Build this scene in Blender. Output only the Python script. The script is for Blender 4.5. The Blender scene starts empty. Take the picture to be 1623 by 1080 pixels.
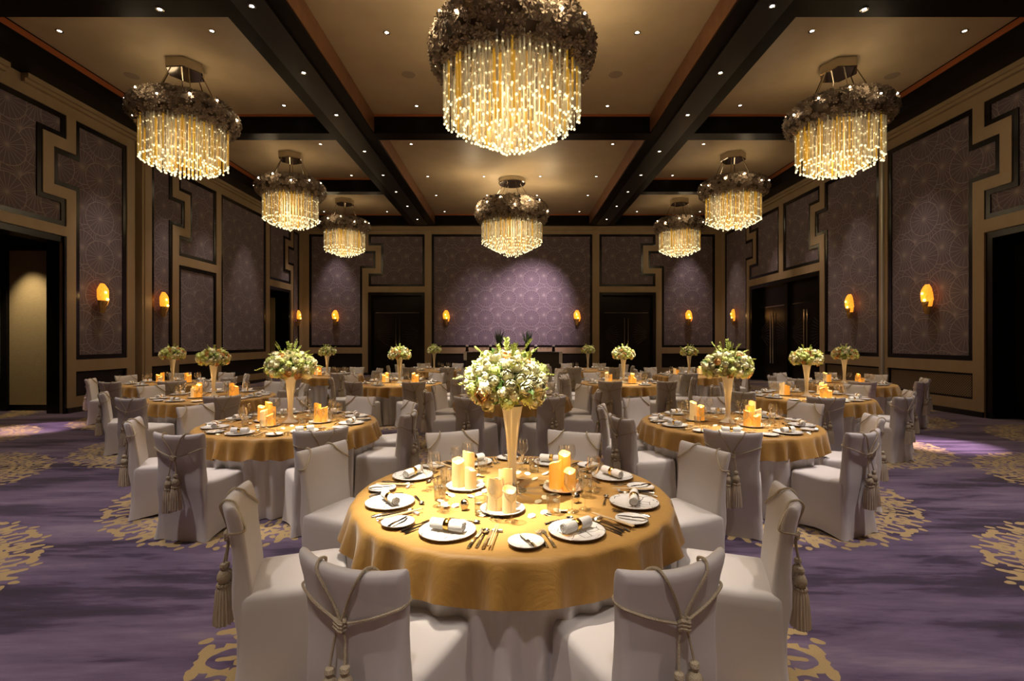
import bpy, math, random
from mathutils import Vector, Matrix, Euler
random.seed(7)
PI = math.pi
S = bpy.context.scene
COL = S.collection
EYE = 1.63

# ------------------------------------------------------------------ materials
def nd(nt, t, **kw):
    n = nt.nodes.new(t)
    for k, v in kw.items():
        if k.startswith('i_'):
            n.inputs[k[2:].replace('_', ' ')].default_value = v
        else:
            setattr(n, k, v)
    return n

def mat(name, col, rough=0.5, metal=0.0, emit=None, estr=0.0, sheen=0.0, spec=0.5, bump=None, coat=0.0, sub=0.0, alpha=1.0):
    m = bpy.data.materials.new(name); m.use_nodes = True
    nt = m.node_tree; p = nt.nodes['Principled BSDF']
    p.inputs['Base Color'].default_value = (*col, 1)
    p.inputs['Roughness'].default_value = rough
    p.inputs['Metallic'].default_value = metal
    p.inputs['Specular IOR Level'].default_value = spec
    p.inputs['Sheen Weight'].default_value = sheen
    p.inputs['Coat Weight'].default_value = coat
    p.inputs['Alpha'].default_value = alpha
    if sub:
        p.inputs['Subsurface Weight'].default_value = sub
        p.inputs['Subsurface Radius'].default_value = (0.02, 0.01, 0.005)
    if emit:
        p.inputs['Emission Color'].default_value = (*emit, 1)
        p.inputs['Emission Strength'].default_value = estr
    if bump:
        tc = nd(nt, 'ShaderNodeTexCoord')
        nz = nd(nt, 'ShaderNodeTexNoise'); nz.inputs['Scale'].default_value = bump[0]; nz.inputs['Detail'].default_value = 3
        b = nd(nt, 'ShaderNodeBump'); b.inputs['Strength'].default_value = bump[1]; b.inputs['Distance'].default_value = 0.01
        nt.links.new(tc.outputs['Object'], nz.inputs['Vector'])
        nt.links.new(nz.outputs['Fac'], b.inputs['Height'])
        nt.links.new(b.outputs['Normal'], p.inputs['Normal'])
    return m

def varied(name, c1, c2, scale, rough=0.5, metal=0.0, bump=0.0, stretch=(1, 1, 1), sheen=0.0, detail=4):
    m = mat(name, c1, rough, metal, sheen=sheen)
    nt = m.node_tree; p = nt.nodes['Principled BSDF']
    tc = nd(nt, 'ShaderNodeTexCoord'); mp = nd(nt, 'ShaderNodeMapping'); mp.inputs['Scale'].default_value = stretch
    nz = nd(nt, 'ShaderNodeTexNoise'); nz.inputs['Scale'].default_value = scale; nz.inputs['Detail'].default_value = detail
    r = nd(nt, 'ShaderNodeValToRGB')
    r.color_ramp.elements[0].position = 0.3; r.color_ramp.elements[0].color = (*c1, 1)
    r.color_ramp.elements[1].position = 0.7; r.color_ramp.elements[1].color = (*c2, 1)
    nt.links.new(tc.outputs['Object'], mp.inputs['Vector']); nt.links.new(mp.outputs[0], nz.inputs['Vector'])
    nt.links.new(nz.outputs['Fac'], r.inputs['Fac']); nt.links.new(r.outputs[0], p.inputs['Base Color'])
    if bump:
        b = nd(nt, 'ShaderNodeBump'); b.inputs['Strength'].default_value = bump; b.inputs['Distance'].default_value = 0.01
        nt.links.new(nz.outputs['Fac'], b.inputs['Height']); nt.links.new(b.outputs['Normal'], p.inputs['Normal'])
    return m

class G:
    """tiny shader maths helper"""
    def __init__(s, nt): s.nt = nt
    def put(s, sock, v):
        if hasattr(v, 'is_linked') or hasattr(v, 'links'): s.nt.links.new(v, sock)
        else: sock.default_value = v
    def m(s, op, a, b=0.0, c=None):
        n = s.nt.nodes.new('ShaderNodeMath'); n.operation = op
        s.put(n.inputs[0], a); s.put(n.inputs[1], b)
        if c is not None: s.put(n.inputs[2], c)
        return n.outputs[0]
    def mixc(s, f, a, b):
        n = s.nt.nodes.new('ShaderNodeMix'); n.data_type = 'RGBA'
        s.put(n.inputs[0], f); s.put(n.inputs[6], a); s.put(n.inputs[7], b)
        return n.outputs[2]
    def mixf(s, f, a, b):
        n = s.nt.nodes.new('ShaderNodeMix'); n.data_type = 'FLOAT'
        s.put(n.inputs[0], f); s.put(n.inputs[2], a); s.put(n.inputs[3], b)
        return n.outputs[0]
    def vec(s, x, y, z=0.0):
        n = s.nt.nodes.new('ShaderNodeCombineXYZ')
        s.put(n.inputs[0], x); s.put(n.inputs[1], y); s.put(n.inputs[2], z)
        return n.outputs[0]
    def noise(s, v, scale, detail=3, rough=0.5, dist=0.0):
        n = s.nt.nodes.new('ShaderNodeTexNoise')
        n.inputs['Scale'].default_value = scale; n.inputs['Detail'].default_value = detail
        n.inputs['Roughness'].default_value = rough; n.inputs['Distortion'].default_value = dist
        s.nt.links.new(v, n.inputs['Vector']); return n.outputs['Fac']

def wallpaper(name, axis):
    """mauve fabric with overlapping circles, each one a fan of spokes"""
    m = mat(name, (0.1, 0.08, 0.09), 0.75, sheen=0.15)
    nt = m.node_tree; g = G(nt); p = nt.nodes['Principled BSDF']
    tc = nd(nt, 'ShaderNodeTexCoord'); sp = nd(nt, 'ShaderNodeSeparateXYZ')
    nt.links.new(tc.outputs['Object'], sp.inputs[0])
    u = sp.outputs[axis]; v = sp.outputs[2]
    res = 0.0; R = 0.40; PX, PY = 1.10, 0.94; W = 0.008
    for i, (ox, oy) in enumerate([(0.0, 0.0), (0.62, 0.31), (0.28, 0.63), (0.86, 0.78), (0.45, 0.12), (0.12, 0.40), (0.72, 0.56)]):
        a = g.m('SUBTRACT', g.m('FRACT', g.m('DIVIDE', g.m('ADD', u, 50 * PX + ox), PX)), 0.5)
        b = g.m('SUBTRACT', g.m('FRACT', g.m('DIVIDE', g.m('ADD', v, 50 * PY + oy), PY)), 0.5)
        x = g.m('MULTIPLY', a, PX); y = g.m('MULTIPLY', b, PY)
        r = g.m('SQRT', g.m('ADD', g.m('MULTIPLY', x, x), g.m('MULTIPLY', y, y)))
        th = g.m('ARCTAN2', y, x)
        n = 18 + (i % 3) * 2
        f = g.m('ABSOLUTE', g.m('SUBTRACT', g.m('FRACT', g.m('MULTIPLY_ADD', th, n / (2 * PI), 50.5)), 0.5))
        d = g.m('MULTIPLY', g.m('MULTIPLY', f, 2 * PI / n), r)
        spoke = g.m('LESS_THAN', d, W * 0.62)
        ring = g.m('LESS_THAN', g.m('ABSOLUTE', g.m('SUBTRACT', r, R)), W)
        line = g.m('MAXIMUM', spoke, ring)
        inside = g.m('LESS_THAN', r, R + W)
        res = g.mixf(inside, res, line)
    nz = g.noise(tc.outputs['Object'], 90, 2)
    base = g.mixc(nz, (0.080, 0.056, 0.066, 1), (0.110, 0.080, 0.092, 1))
    col = g.mixc(g.m('MULTIPLY', res, 0.75), base, (0.27, 0.215, 0.205, 1))
    nt.links.new(col, p.inputs['Base Color'])
    return m

def carpet():
    m = mat('carpet', (0.1, 0.07, 0.12), 0.95, sheen=0.3, spec=0.1)
    nt = m.node_tree; g = G(nt); p = nt.nodes['Principled BSDF']
    tc = nd(nt, 'ShaderNodeTexCoord'); sp = nd(nt, 'ShaderNodeSeparateXYZ')
    nt.links.new(tc.outputs['Object'], sp.inputs[0]); x, y = sp.outputs[0], sp.outputs[1]
    v1 = g.vec(g.m('MULTIPLY', x, 0.42), g.m('MULTIPLY', y, 2.3))
    n1 = g.noise(v1, 1.0, 5, 0.62, 0.4)
    v2 = g.vec(g.m('MULTIPLY', x, 1.6), g.m('MULTIPLY', y, 9.0), 3.0)
    n2 = g.noise(v2, 1.0, 4, 0.6)
    n3 = g.noise(g.vec(g.m('MULTIPLY', x, 6.0), g.m('MULTIPLY', y, 45.0), 5.0), 1.0, 3, 0.6)
    s = g.m('ADD', g.m('ADD', g.m('MULTIPLY', n1, 0.70), g.m('MULTIPLY', n2, 0.22)), g.m('MULTIPLY', n3, 0.08))
    r = nd(nt, 'ShaderNodeValToRGB'); cr = r.color_ramp
    cr.elements[0].position = 0.40; cr.elements[0].color = (0.030, 0.019, 0.040, 1)
    cr.elements[1].position = 0.62; cr.elements[1].color = (0.27, 0.21, 0.27, 1)
    e = cr.elements.new(0.455); e.color = (0.055, 0.034, 0.075, 1)
    e = cr.elements.new(0.485); e.color = (0.12, 0.082, 0.15, 1)
    e = cr.elements.new(0.55); e.color = (0.175, 0.125, 0.205, 1)
    nt.links.new(s, r.inputs['Fac'])
    pile = g.noise(tc.outputs['Object'], 160, 2)
    base = g.mixc(g.m('MULTIPLY', pile, 0.35), r.outputs[0], (0.05, 0.035, 0.06, 1))
    # damask medallions in gold, staggered like the tables
    gold = 0.0
    for (cx, cy) in ((0.0, 2.8), (2.48, 5.5)):
        PX, PY = 4.95, 5.1
        a = g.m('MULTIPLY', g.m('SUBTRACT', g.m('FRACT', g.m('DIVIDE', g.m('ADD', x, 20 * PX - cx + PX / 2), PX)), 0.5), PX)
        b = g.m('MULTIPLY', g.m('SUBTRACT', g.m('FRACT', g.m('DIVIDE', g.m('ADD', y, 20 * PY - cy + PY / 2), PY)), 0.5), PY)
        rr = g.m('SQRT', g.m('ADD', g.m('MULTIPLY', a, a), g.m('MULTIPLY', b, b)))
        th = g.m('ARCTAN2', b, a)
        sec = g.m('ABSOLUTE', g.m('SUBTRACT', g.m('FRACT', g.m('MULTIPLY', th, 16 / (2 * PI))), 0.5))
        rr = g.m('MULTIPLY', rr, 0.94)
        sx = g.m('MULTIPLY', g.m('MULTIPLY', sec, 1.4 * 2 * PI / 16), rr)
        wv = g.vec(g.m('MULTIPLY', sx, 1.0), rr, 2.0)
        X = g.m('ADD', sx, g.m('MULTIPLY', g.m('SUBTRACT', g.noise(wv, 9.0, 1), 0.5), 0.09))
        Y = g.m('ADD', rr, g.m('MULTIPLY', g.m('SUBTRACT', g.noise(g.vec(sx, rr, 7.7), 9.0, 1), 0.5), 0.09))
        def dist(a, b, p=1.0, q=1.0):
            dx = g.m('DIVIDE', g.m('SUBTRACT', X, a), p); dy = g.m('DIVIDE', g.m('SUBTRACT', Y, b), q)
            return g.m('SQRT', g.m('ADD', g.m('MULTIPLY', dx, dx), g.m('MULTIPLY', dy, dy)))
        pat = 0.0
        for (a, b, rad, tk, lo, hi) in ((0.0, 1.41, 0.125, 0.026, 1.37, 9), (0.24, 1.41, 0.10, 0.026, 0, 1.46), (0.12, 1.13, 0.085, 0.022, 1.09, 9), (0.27, 1.09, 0.07, 0.022, 0, 1.12), (0.0, 1.02, 0.09, 0.02, 1.0, 9), (0.16, 1.29, 0.055, 0.02, 0, 9), (0.35, 1.41, 0.05, 0.02, 0, 9)):
            ring = g.m('LESS_THAN', g.m('ABSOLUTE', g.m('SUBTRACT', dist(a, b), rad)), tk)
            ring = g.m('MULTIPLY', ring, g.m('MULTIPLY', g.m('GREATER_THAN', Y, lo), g.m('LESS_THAN', Y, hi)))
            pat = g.m('MAXIMUM', pat, ring)
        for (a, b, pp, qq) in ((0.13, 1.53, 0.065, 0.030), (0.24, 1.555, 0.03, 0.035), (0.30, 1.20, 0.03, 0.045), (0.06, 1.30, 0.035, 0.02), (0.34, 1.50, 0.035, 0.05), (0.0, 1.40, 0.03, 0.05), (0.36, 1.30, 0.05, 0.028), (0.0, 1.18, 0.028, 0.05), (0.20, 1.02, 0.05, 0.022), (0.12, 1.13, 0.025, 0.03), (0.24, 1.41, 0.028, 0.03), (0.0, 0.20, 0.03, 0.14), (0.06, 0.38, 0.03, 0.05)):
            pat = g.m('MAXIMUM', pat, g.m('LESS_THAN', dist(a, b, pp, qq), 1.0))
        da = g.m('ABSOLUTE', g.m('SUBTRACT', g.m('FRACT', g.m('MULTIPLY', X, 11.0)), 0.5)); db = g.m('ABSOLUTE', g.m('SUBTRACT', g.m('FRACT', g.m('MULTIPLY', Y, 13.0)), 0.5))
        dia = g.m('MULTIPLY', g.m('LESS_THAN', g.m('ADD', da, db), 0.40), g.m('MULTIPLY', g.m('GREATER_THAN', Y, 1.17), g.m('LESS_THAN', Y, 1.36)))
        pat = g.m('MAXIMUM', pat, dia)
        wob = g.m('MULTIPLY', g.m('COSINE', g.m('MULTIPLY', th, 16.0)), 0.03)
        ro = g.m('ADD', rr, wob)
        band = g.m('MULTIPLY', g.m('LESS_THAN', ro, 1.72), g.m('GREATER_THAN', ro, 0.85))
        ctr = g.m('MULTIPLY', g.m('LESS_THAN', ro, 0.5), 1.0)
        gold = g.m('MAXIMUM', gold, g.m('MULTIPLY', pat, g.m('MAXIMUM', band, ctr)))
    gc = g.mixc(pile, (0.36, 0.25, 0.10, 1), (0.52, 0.385, 0.18, 1))
    nt.links.new(g.mixc(gold, base, gc), p.inputs['Base Color'])
    bm_ = nd(nt, 'ShaderNodeBump'); bm_.inputs['Strength'].default_value = 0.4; bm_.inputs['Distance'].default_value = 0.004
    nt.links.new(pile, bm_.inputs['Height']); nt.links.new(bm_.outputs[0], p.inputs['Normal'])
    return m

def thin_glass(name, tint=(0.97, 0.97, 0.96), refl=0.09, edge=1.3):
    m = bpy.data.materials.new(name); m.use_nodes = True; nt = m.node_tree
    for n in list(nt.nodes): nt.nodes.remove(n)
    o = nd(nt, 'ShaderNodeOutputMaterial'); mx = nd(nt, 'ShaderNodeMixShader')
    t = nd(nt, 'ShaderNodeBsdfTransparent'); t.inputs[0].default_value = (*tint, 1)
    gl = nd(nt, 'ShaderNodeBsdfGlossy'); gl.inputs['Roughness'].default_value = 0.03
    lw = nd(nt, 'ShaderNodeLayerWeight'); lw.inputs['Blend'].default_value = 0.35
    g = G(nt)
    f = g.m('MULTIPLY_ADD', lw.outputs['Facing'], edge * 0.5, refl)
    nt.links.new(f, mx.inputs[0]); nt.links.new(t.outputs[0], mx.inputs[1]); nt.links.new(gl.outputs[0], mx.inputs[2])
    nt.links.new(mx.outputs[0], o.inputs['Surface'])
    return m

def plate_mat():
    m = mat('plate_china', (0.72, 0.70, 0.67), 0.15, coat=0.5)
    nt = m.node_tree; g = G(nt); p = nt.nodes['Principled BSDF']
    tc = nd(nt, 'ShaderNodeTexCoord')
    mp = nd(nt, 'ShaderNodeMapping'); mp.inputs['Scale'].default_value = (7, 7, 0); nt.links.new(tc.outputs['Object'], mp.inputs[0])
    vo = nd(nt, 'ShaderNodeTexVoronoi'); vo.feature = 'DISTANCE_TO_EDGE'; vo.inputs['Scale'].default_value = 2.3
    wv = g.noise(mp.outputs[0], 1.4, 2)
    nt.links.new(mp.outputs[0], vo.inputs['Vector'])
    line = g.m('LESS_THAN', vo.outputs['Distance'], 0.028)
    msk = g.m('MULTIPLY', line, g.m('GREATER_THAN', wv, 0.5))
    sp = nd(nt, 'ShaderNodeSeparateXYZ'); nt.links.new(tc.outputs['Object'], sp.inputs[0])
    nt.links.new(g.mixc(g.m('MULTIPLY', msk, 0.85), (0.74, 0.72, 0.69, 1), (0.10, 0.08, 0.06, 1)), p.inputs['Base Color'])
    return m

def gold_cloth():
    m = mat('gold_linen', (0.50, 0.31, 0.09), 0.55, sheen=0.25)
    nt = m.node_tree; g = G(nt); p = nt.nodes['Principled BSDF']
    tc = nd(nt, 'ShaderNodeTexCoord')
    n1 = g.noise(tc.outputs['Object'], 7, 6, 0.65)
    mp = nd(nt, 'ShaderNodeMapping'); mp.inputs['Scale'].default_value = (1, 14, 1); nt.links.new(tc.outputs['Object'], mp.inputs[0])
    n2 = g.noise(mp.outputs[0], 12, 3)
    f = g.m('ADD', g.m('MULTIPLY', n1, 0.6), g.m('MULTIPLY', n2, 0.4))
    nt.links.new(g.mixc(f, (0.22, 0.10, 0.010, 1), (0.52, 0.285, 0.052, 1)), p.inputs['Base Color'])
    b = nd(nt, 'ShaderNodeBump'); b.inputs['Strength'].default_value = 0.35; b.inputs['Distance'].default_value = 0.01
    nt.links.new(f, b.inputs['Height']); nt.links.new(b.outputs[0], p.inputs['Normal'])
    return m

M = {}
M['tan'] = varied('tan_lacquer', (0.275, 0.195, 0.105), (0.32, 0.23, 0.13), 3, rough=0.42, stretch=(1, 1, 0.3))
M['black'] = mat('black_lacquer', (0.008, 0.006, 0.006), 0.22, spec=0.35)
M['beamblack'] = mat('dark_stained_beam', (0.006, 0.004, 0.0035), 0.38, spec=0.07)
M['blackm'] = mat('black_wood', (0.010, 0.008, 0.008), 0.3)
M['side_paper'] = wallpaper('side_wallpaper', 1)
M['back_paper'] = wallpaper('back_wallpaper', 0)
M['carpet'] = carpet()
M['ceil'] = varied('ceiling_gold_leaf', (0.42, 0.325, 0.20), (0.48, 0.375, 0.235), 1.6, rough=0.5)
M['bronze'] = varied('bronze_strip', (0.20, 0.085, 0.04), (0.28, 0.13, 0.06), 4, rough=0.3, metal=0.4)
M['copper'] = mat('copper_edge', (0.45, 0.14, 0.05), 0.35, metal=0.5)
M['grille'] = None
M['chrome'] = mat('chrome', (0.75, 0.73, 0.70), 0.12, metal=1.0)
M['silver'] = mat('silver', (0.72, 0.69, 0.64), 0.16, metal=1.0)
M['cover'] = varied('white_stretch_cover', (0.66, 0.625, 0.60), (0.70, 0.66, 0.635), 2.5, rough=0.62, sheen=0.2)
M['rope'] = varied('champagne_cord', (0.42, 0.34, 0.22), (0.60, 0.50, 0.34), 240, rough=0.45, bump=0.6)
M['fringe'] = varied('champagne_fringe', (0.46, 0.38, 0.27), (0.66, 0.56, 0.41), 60, rough=0.5, stretch=(3, 3, 0.15), sheen=0.3)
M['gold_cloth'] = gold_cloth()
M['satin'] = varied('silver_satin', (0.72, 0.69, 0.68), (0.82, 0.79, 0.77), 9, rough=0.32, stretch=(1, 1, 0.1), sheen=0.2)
M['plate'] = plate_mat()
M['china'] = mat('white_china', (0.74, 0.72, 0.69), 0.15, coat=0.5)
M['rimgrey'] = mat('plate_rim', (0.16, 0.13, 0.11), 0.3, metal=0.5)
M['napkin'] = mat('napkin_linen', (0.74, 0.71, 0.67), 0.85, bump=(220, 0.3))
M['goldring'] = mat('gold_ring', (0.85, 0.52, 0.12), 0.15, metal=1.0)
M['glass'] = thin_glass('clear_glass')
M['wood'] = mat('pale_chopstick', (0.58, 0.42, 0.22), 0.45)
M['vase'] = mat('milk_glass', (0.78, 0.76, 0.68), 0.22, sub=0.0, coat=0.4)
M['crystal'] = thin_glass('crystal_base', (0.9, 0.9, 0.88), 0.25, 0.9)
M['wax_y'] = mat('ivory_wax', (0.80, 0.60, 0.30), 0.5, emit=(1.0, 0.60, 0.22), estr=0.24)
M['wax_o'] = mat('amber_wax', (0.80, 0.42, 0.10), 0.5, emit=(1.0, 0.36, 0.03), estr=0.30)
M['cup'] = mat('glowing_candle_cup', (0.9, 0.6, 0.2), 0.5, emit=(1.0, 0.55, 0.12), estr=1.6)
M['flame'] = mat('led_flame', (1, 0.8, 0.4), 0.5, emit=(1.0, 0.70, 0.28), estr=8.0)
M['white_rose'] = mat('white_rose', (0.88, 0.84, 0.54), 0.6)
M['green_rose'] = mat('pale_green_bloom', (0.62, 0.68, 0.22), 0.6)
M['peach_rose'] = mat('peach_rose', (0.90, 0.56, 0.24), 0.6)
M['leaf'] = varied('leaf_green', (0.05, 0.12, 0.025), (0.15, 0.25, 0.05), 30, rough=0.5)
M['lime'] = mat('lime_leaf', (0.48, 0.56, 0.13), 0.55)
M['darkleaf'] = mat('dark_leaf', (0.03, 0.05, 0.02), 0.5)
M['petal'] = mat('ivory_petal', (0.80, 0.76, 0.56), 0.6)
M['floret'] = mat('bronze_flower_metal', (0.34, 0.27, 0.20), 0.5, metal=0.6)
M['carcass'] = mat('wreath_core', (0.15, 0.11, 0.075), 0.6, metal=0.3)
M['bulb'] = mat('halogen_bulb', (1, 1, 1), 0.3, emit=(1.0, 0.80, 0.55), estr=40.0)
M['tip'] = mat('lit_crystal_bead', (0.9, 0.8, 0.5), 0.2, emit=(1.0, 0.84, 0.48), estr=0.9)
M['rod_clear'] = mat('clear_crystal_rod', (0.80, 0.76, 0.62), 0.12, emit=(1.0, 0.80, 0.45), estr=0.05, coat=0.6, alpha=0.5)  # faint emission in every rod colour stands in for lamp light shining through
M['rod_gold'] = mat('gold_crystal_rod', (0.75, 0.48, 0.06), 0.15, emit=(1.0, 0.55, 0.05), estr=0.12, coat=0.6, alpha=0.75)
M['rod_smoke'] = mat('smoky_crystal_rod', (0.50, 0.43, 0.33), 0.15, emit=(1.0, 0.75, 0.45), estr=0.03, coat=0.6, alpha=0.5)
M['lens'] = mat('downlight_lens', (1, 1, 1), 0.3, emit=(1.0, 0.88, 0.72), estr=7.0)
M['lens_off'] = mat('speaker_mesh', (0.30, 0.24, 0.17), 0.7)
M['sconce'] = varied('amber_glass', (0.75, 0.30, 0.03), (0.85, 0.42, 0.06), 30, rough=0.15)
_p = M['sconce'].node_tree.nodes['Principled BSDF']; _p.inputs['Emission Color'].default_value = (1, 0.30, 0.02, 1); _p.inputs['Emission Strength'].default_value = 0.7
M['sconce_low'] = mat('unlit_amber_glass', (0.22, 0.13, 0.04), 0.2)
M['sconce_bulb'] = mat('amber_bulb', (1, 0.7, 0.2), 0.3, emit=(1, 0.58, 0.10), estr=4.0)
M['tanpanel'] = varied('vestibule_fabric', (0.34, 0.25, 0.13), (0.46, 0.35, 0.19), 60, rough=0.7, stretch=(0.4, 1, 4))
M['mirror'] = mat('canopy_mirror', (0.5, 0.45, 0.38), 0.1, metal=1.0)
M['darktable'] = mat('dark_bar_cloth', (0.05, 0.04, 0.035), 0.5)
M['frost'] = mat('frosted_pane', (0.10, 0.12, 0.10), 0.4)

def grille_mat():
    m = mat('diamond_grille', (0.1, 0.08, 0.06), 0.5, metal=0.4)
    nt = m.node_tree; g = G(nt); p = nt.nodes['Principled BSDF']
    tc = nd(nt, 'ShaderNodeTexCoord'); sp = nd(nt, 'ShaderNodeSeparateXYZ'); nt.links.new(tc.outputs['Object'], sp.inputs[0])
    u = g.m('ADD', sp.outputs[1], sp.outputs[2]); v = g.m('SUBTRACT', sp.outputs[1], sp.outputs[2])
    a = g.m('ABSOLUTE', g.m('SUBTRACT', g.m('FRACT', g.m('MULTIPLY_ADD', u, 17, 50)), 0.5))
    b = g.m('ABSOLUTE', g.m('SUBTRACT', g.m('FRACT', g.m('MULTIPLY_ADD', v, 17, 50)), 0.5))
    f = g.m('MULTIPLY', g.m('GREATER_THAN', a, 0.16), g.m('GREATER_THAN', b, 0.16))
    nt.links.new(g.mixc(f, (0.30, 0.22, 0.13, 1), (0.03, 0.022, 0.018, 1)), p.inputs['Base Color'])
    return m
M['grille'] = grille_mat()

# ------------------------------------------------------------------ mesh helper
class MB:
    def __init__(s): s.v = []; s.f = []; s.mi = []; s.cur = 0
    def add(s, vs, fs):
        b = len(s.v); s.v.extend([tuple(x) for x in vs])
        for f in fs: s.f.append(tuple(b + i for i in f)); s.mi.append(s.cur)
        return s
    def box(s, x0, x1, y0, y1, z0, z1):
        vs = [(x0, y0, z0), (x1, y0, z0), (x1, y1, z0), (x0, y1, z0), (x0, y0, z1), (x1, y0, z1), (x1, y1, z1), (x0, y1, z1)]
        return s.add(vs, [(0, 3, 2, 1), (4, 5, 6, 7), (0, 1, 5, 4), (1, 2, 6, 5), (2, 3, 7, 6), (3, 0, 4, 7)])
    def lathe(s, prof, n=16, c=(0, 0, 0), cap=True):
        vs = []; fs = []
        for (r, z) in prof:
            for k in range(n):
                a = 2 * PI * k / n; vs.append((c[0] + r * math.cos(a), c[1] + r * math.sin(a), c[2] + z))
        for i in range(len(prof) - 1):
            for k in range(n):
                k2 = (k + 1) % n; fs.append((i * n + k, i * n + k2, (i + 1) * n + k2, (i + 1) * n + k))
        if cap:
            fs.append(tuple(range(n - 1, -1, -1))); fs.append(tuple((len(prof) - 1) * n + k for k in range(n)))
        return s.add(vs, fs)
    def tube(s, pts, r, n=8, closed=False):
        pts = [Vector(p) for p in pts]; m = len(pts); vs = []; fs = []
        up = Vector((0, 0, 1)); prev = None
        for i, p in enumerate(pts):
            a = pts[(i - 1) % m] if (i or closed) else p; b = pts[(i + 1) % m] if (i < m - 1 or closed) else p
            t = (b - a).normalized() if (b - a).length > 1e-9 else Vector((0, 0, 1))
            if prev is None: prev = t.orthogonal().normalized()
            nn = (prev - t * prev.dot(t))
            nn = nn.normalized() if nn.length > 1e-6 else t.orthogonal().normalized()
            prev = nn; bb = t.cross(nn); rr = r[i] if isinstance(r, (list, tuple)) else r
            for k in range(n):
                q = 2 * PI * k / n; vs.append(p + (nn * math.cos(q) + bb * math.sin(q)) * rr)
        for i in range(m if closed else m - 1):
            j = (i + 1) % m
            for k in range(n):
                k2 = (k + 1) % n; fs.append((i * n + k, i * n + k2, j * n + k2, j * n + k))
        if not closed:
            fs.append(tuple(range(n - 1, -1, -1))); fs.append(tuple((m - 1) * n + k for k in range(n)))
        return s.add(vs, fs)
    def ball(s, c, r, n=8, m=6, sz=1.0):
        prof = [(max(1e-4, r * math.sin(PI * i / m)), -r * sz * math.cos(PI * i / m)) for i in range(m + 1)]
        return s.lathe(prof, n, c, cap=False)
    def merge(s, o, mtx, mi=None):
        b = len(s.v); s.v.extend([tuple(mtx @ Vector(v)) for v in o.v])
        for f, q in zip(o.f, o.mi): s.f.append(tuple(b + i for i in f)); s.mi.append(q if mi is None else mi)
        return s
    def mesh(s, name, mats, smooth=True, angle=None):
        me = bpy.data.meshes.new(name); me.from_pydata(s.v, [], s.f)
        for x in (mats if isinstance(mats, (list, tuple)) else [mats]): me.materials.append(x)
        me.polygons.foreach_set('material_index', s.mi)
        if smooth: me.polygons.foreach_set('use_smooth', [True] * len(s.f))
        me.update()
        if smooth and angle: me.set_sharp_from_angle(angle=math.radians(angle))
        return me
    def build(s, name, mats, parent=None, smooth=True, angle=35):
        return obj(name, s.mesh(name, mats, smooth, angle), parent)

def obj(name, me, parent=None):
    o = bpy.data.objects.new(name, me); COL.objects.link(o)
    if parent: o.parent = parent
    return o
def tag(o, label=None, cat=None, group=None, kind=None):
    if label: o['label'] = label
    if cat: o['category'] = cat
    if group: o['group'] = group
    if kind: o['kind'] = kind
    return o
def empty(name, loc=(0, 0, 0), rz=0.0):
    o = bpy.data.objects.new(name, None); COL.objects.link(o); o.location = loc; o.rotation_euler = (0, 0, rz)
    o.empty_display_size = 0.1
    return o
def copy_tree(o, parent=None):
    c = o.copy(); COL.objects.link(c); c.parent = parent
    for ch in KIDS.get(o.name, ()): copy_tree(ch, c)
    return c
KIDS = {}
def register(o):
    def rec(x):
        k = [c for c in bpy.data.objects if c.parent == x]; KIDS[x.name] = k
        for c in k: rec(c)
    rec(o); return o
def place(proto, loc, rz, label, group=None, scale=None):
    """the first call moves the prototype itself, later calls copy it"""
    if not proto.get('_used'):
        o = proto; proto['_used'] = 1
    else:
        o = copy_tree(proto)
    o.location = loc; o.rotation_euler = (0, 0, rz)
    if scale: o.scale = scale
    o['label'] = label
    if group: o['group'] = group
    elif 'group' in o: del o['group']
    return o
def struct(name, mb, mats, parent=None, smooth=False):
    o = mb.build(name, mats, parent, smooth)
    if not parent: o['kind'] = 'structure'
    return o

# ------------------------------------------------------------------ room
WX = 10.0; BY = 23.4; FY = -3.0; ZT = 7.1; ZC = 7.6
struct('floor', MB().box(-12.5, 12.5, FY, BY + 1.5, -0.1, 0.0), M['carpet'])
struct('ceiling', MB().box(-WX - 0.3, WX + 0.3, FY, BY + 0.3, ZC, ZC + 0.1), M['ceil'])

def rectf(*rects, cut=()):
    def f(s, z):
        return any(a < s < b and c < z < d for (a, b, c, d) in rects) and not any(a <= s <= b and c <= z <= d for (a, b, c, d) in cut)
    f.s = sorted({v for r in list(rects) + list(cut) for v in r[:2]}); f.z = sorted({v for r in list(rects) + list(cut) for v in r[2:]})
    return f

def cellmesh(fn, ss, zs, P, d0, d1, mb=None):
    """solid plate of all grid cells where fn holds; P maps (s, z, depth) to the world; faces at d0 with returns down to d1"""
    mb = mb or MB(); ss = sorted(set(round(v, 4) for v in ss)); zs = sorted(set(round(v, 4) for v in zs))
    g = [[fn((ss[i] + ss[i + 1]) / 2, (zs[j] + zs[j + 1]) / 2) for j in range(len(zs) - 1)] for i in range(len(ss) - 1)]
    def G_(i, j): return 0 <= i < len(g) and 0 <= j < len(g[0]) and g[i][j]
    for i in range(len(g)):
        for j in range(len(g[0])):
            if not g[i][j]: continue
            a, b, c, d = ss[i], ss[i + 1], zs[j], zs[j + 1]
            q = lambda *p: mb.add([P(*x) for x in p], [(0, 1, 2, 3)])
            q((a, c, d0), (b, c, d0), (b, d, d0), (a, d, d0))
            if not G_(i - 1, j): q((a, c, d0), (a, d, d0), (a, d, d1), (a, c, d1))
            if not G_(i + 1, j): q((b, c, d0), (b, d, d0), (b, d, d1), (b, c, d1))
            if not G_(i, j - 1): q((a, c, d0), (b, c, d0), (b, c, d1), (a, c, d1))
            if not G_(i, j + 1): q((a, d, d0), (b, d, d0), (b, d, d1), (a, d, d1))
    return mb

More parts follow.
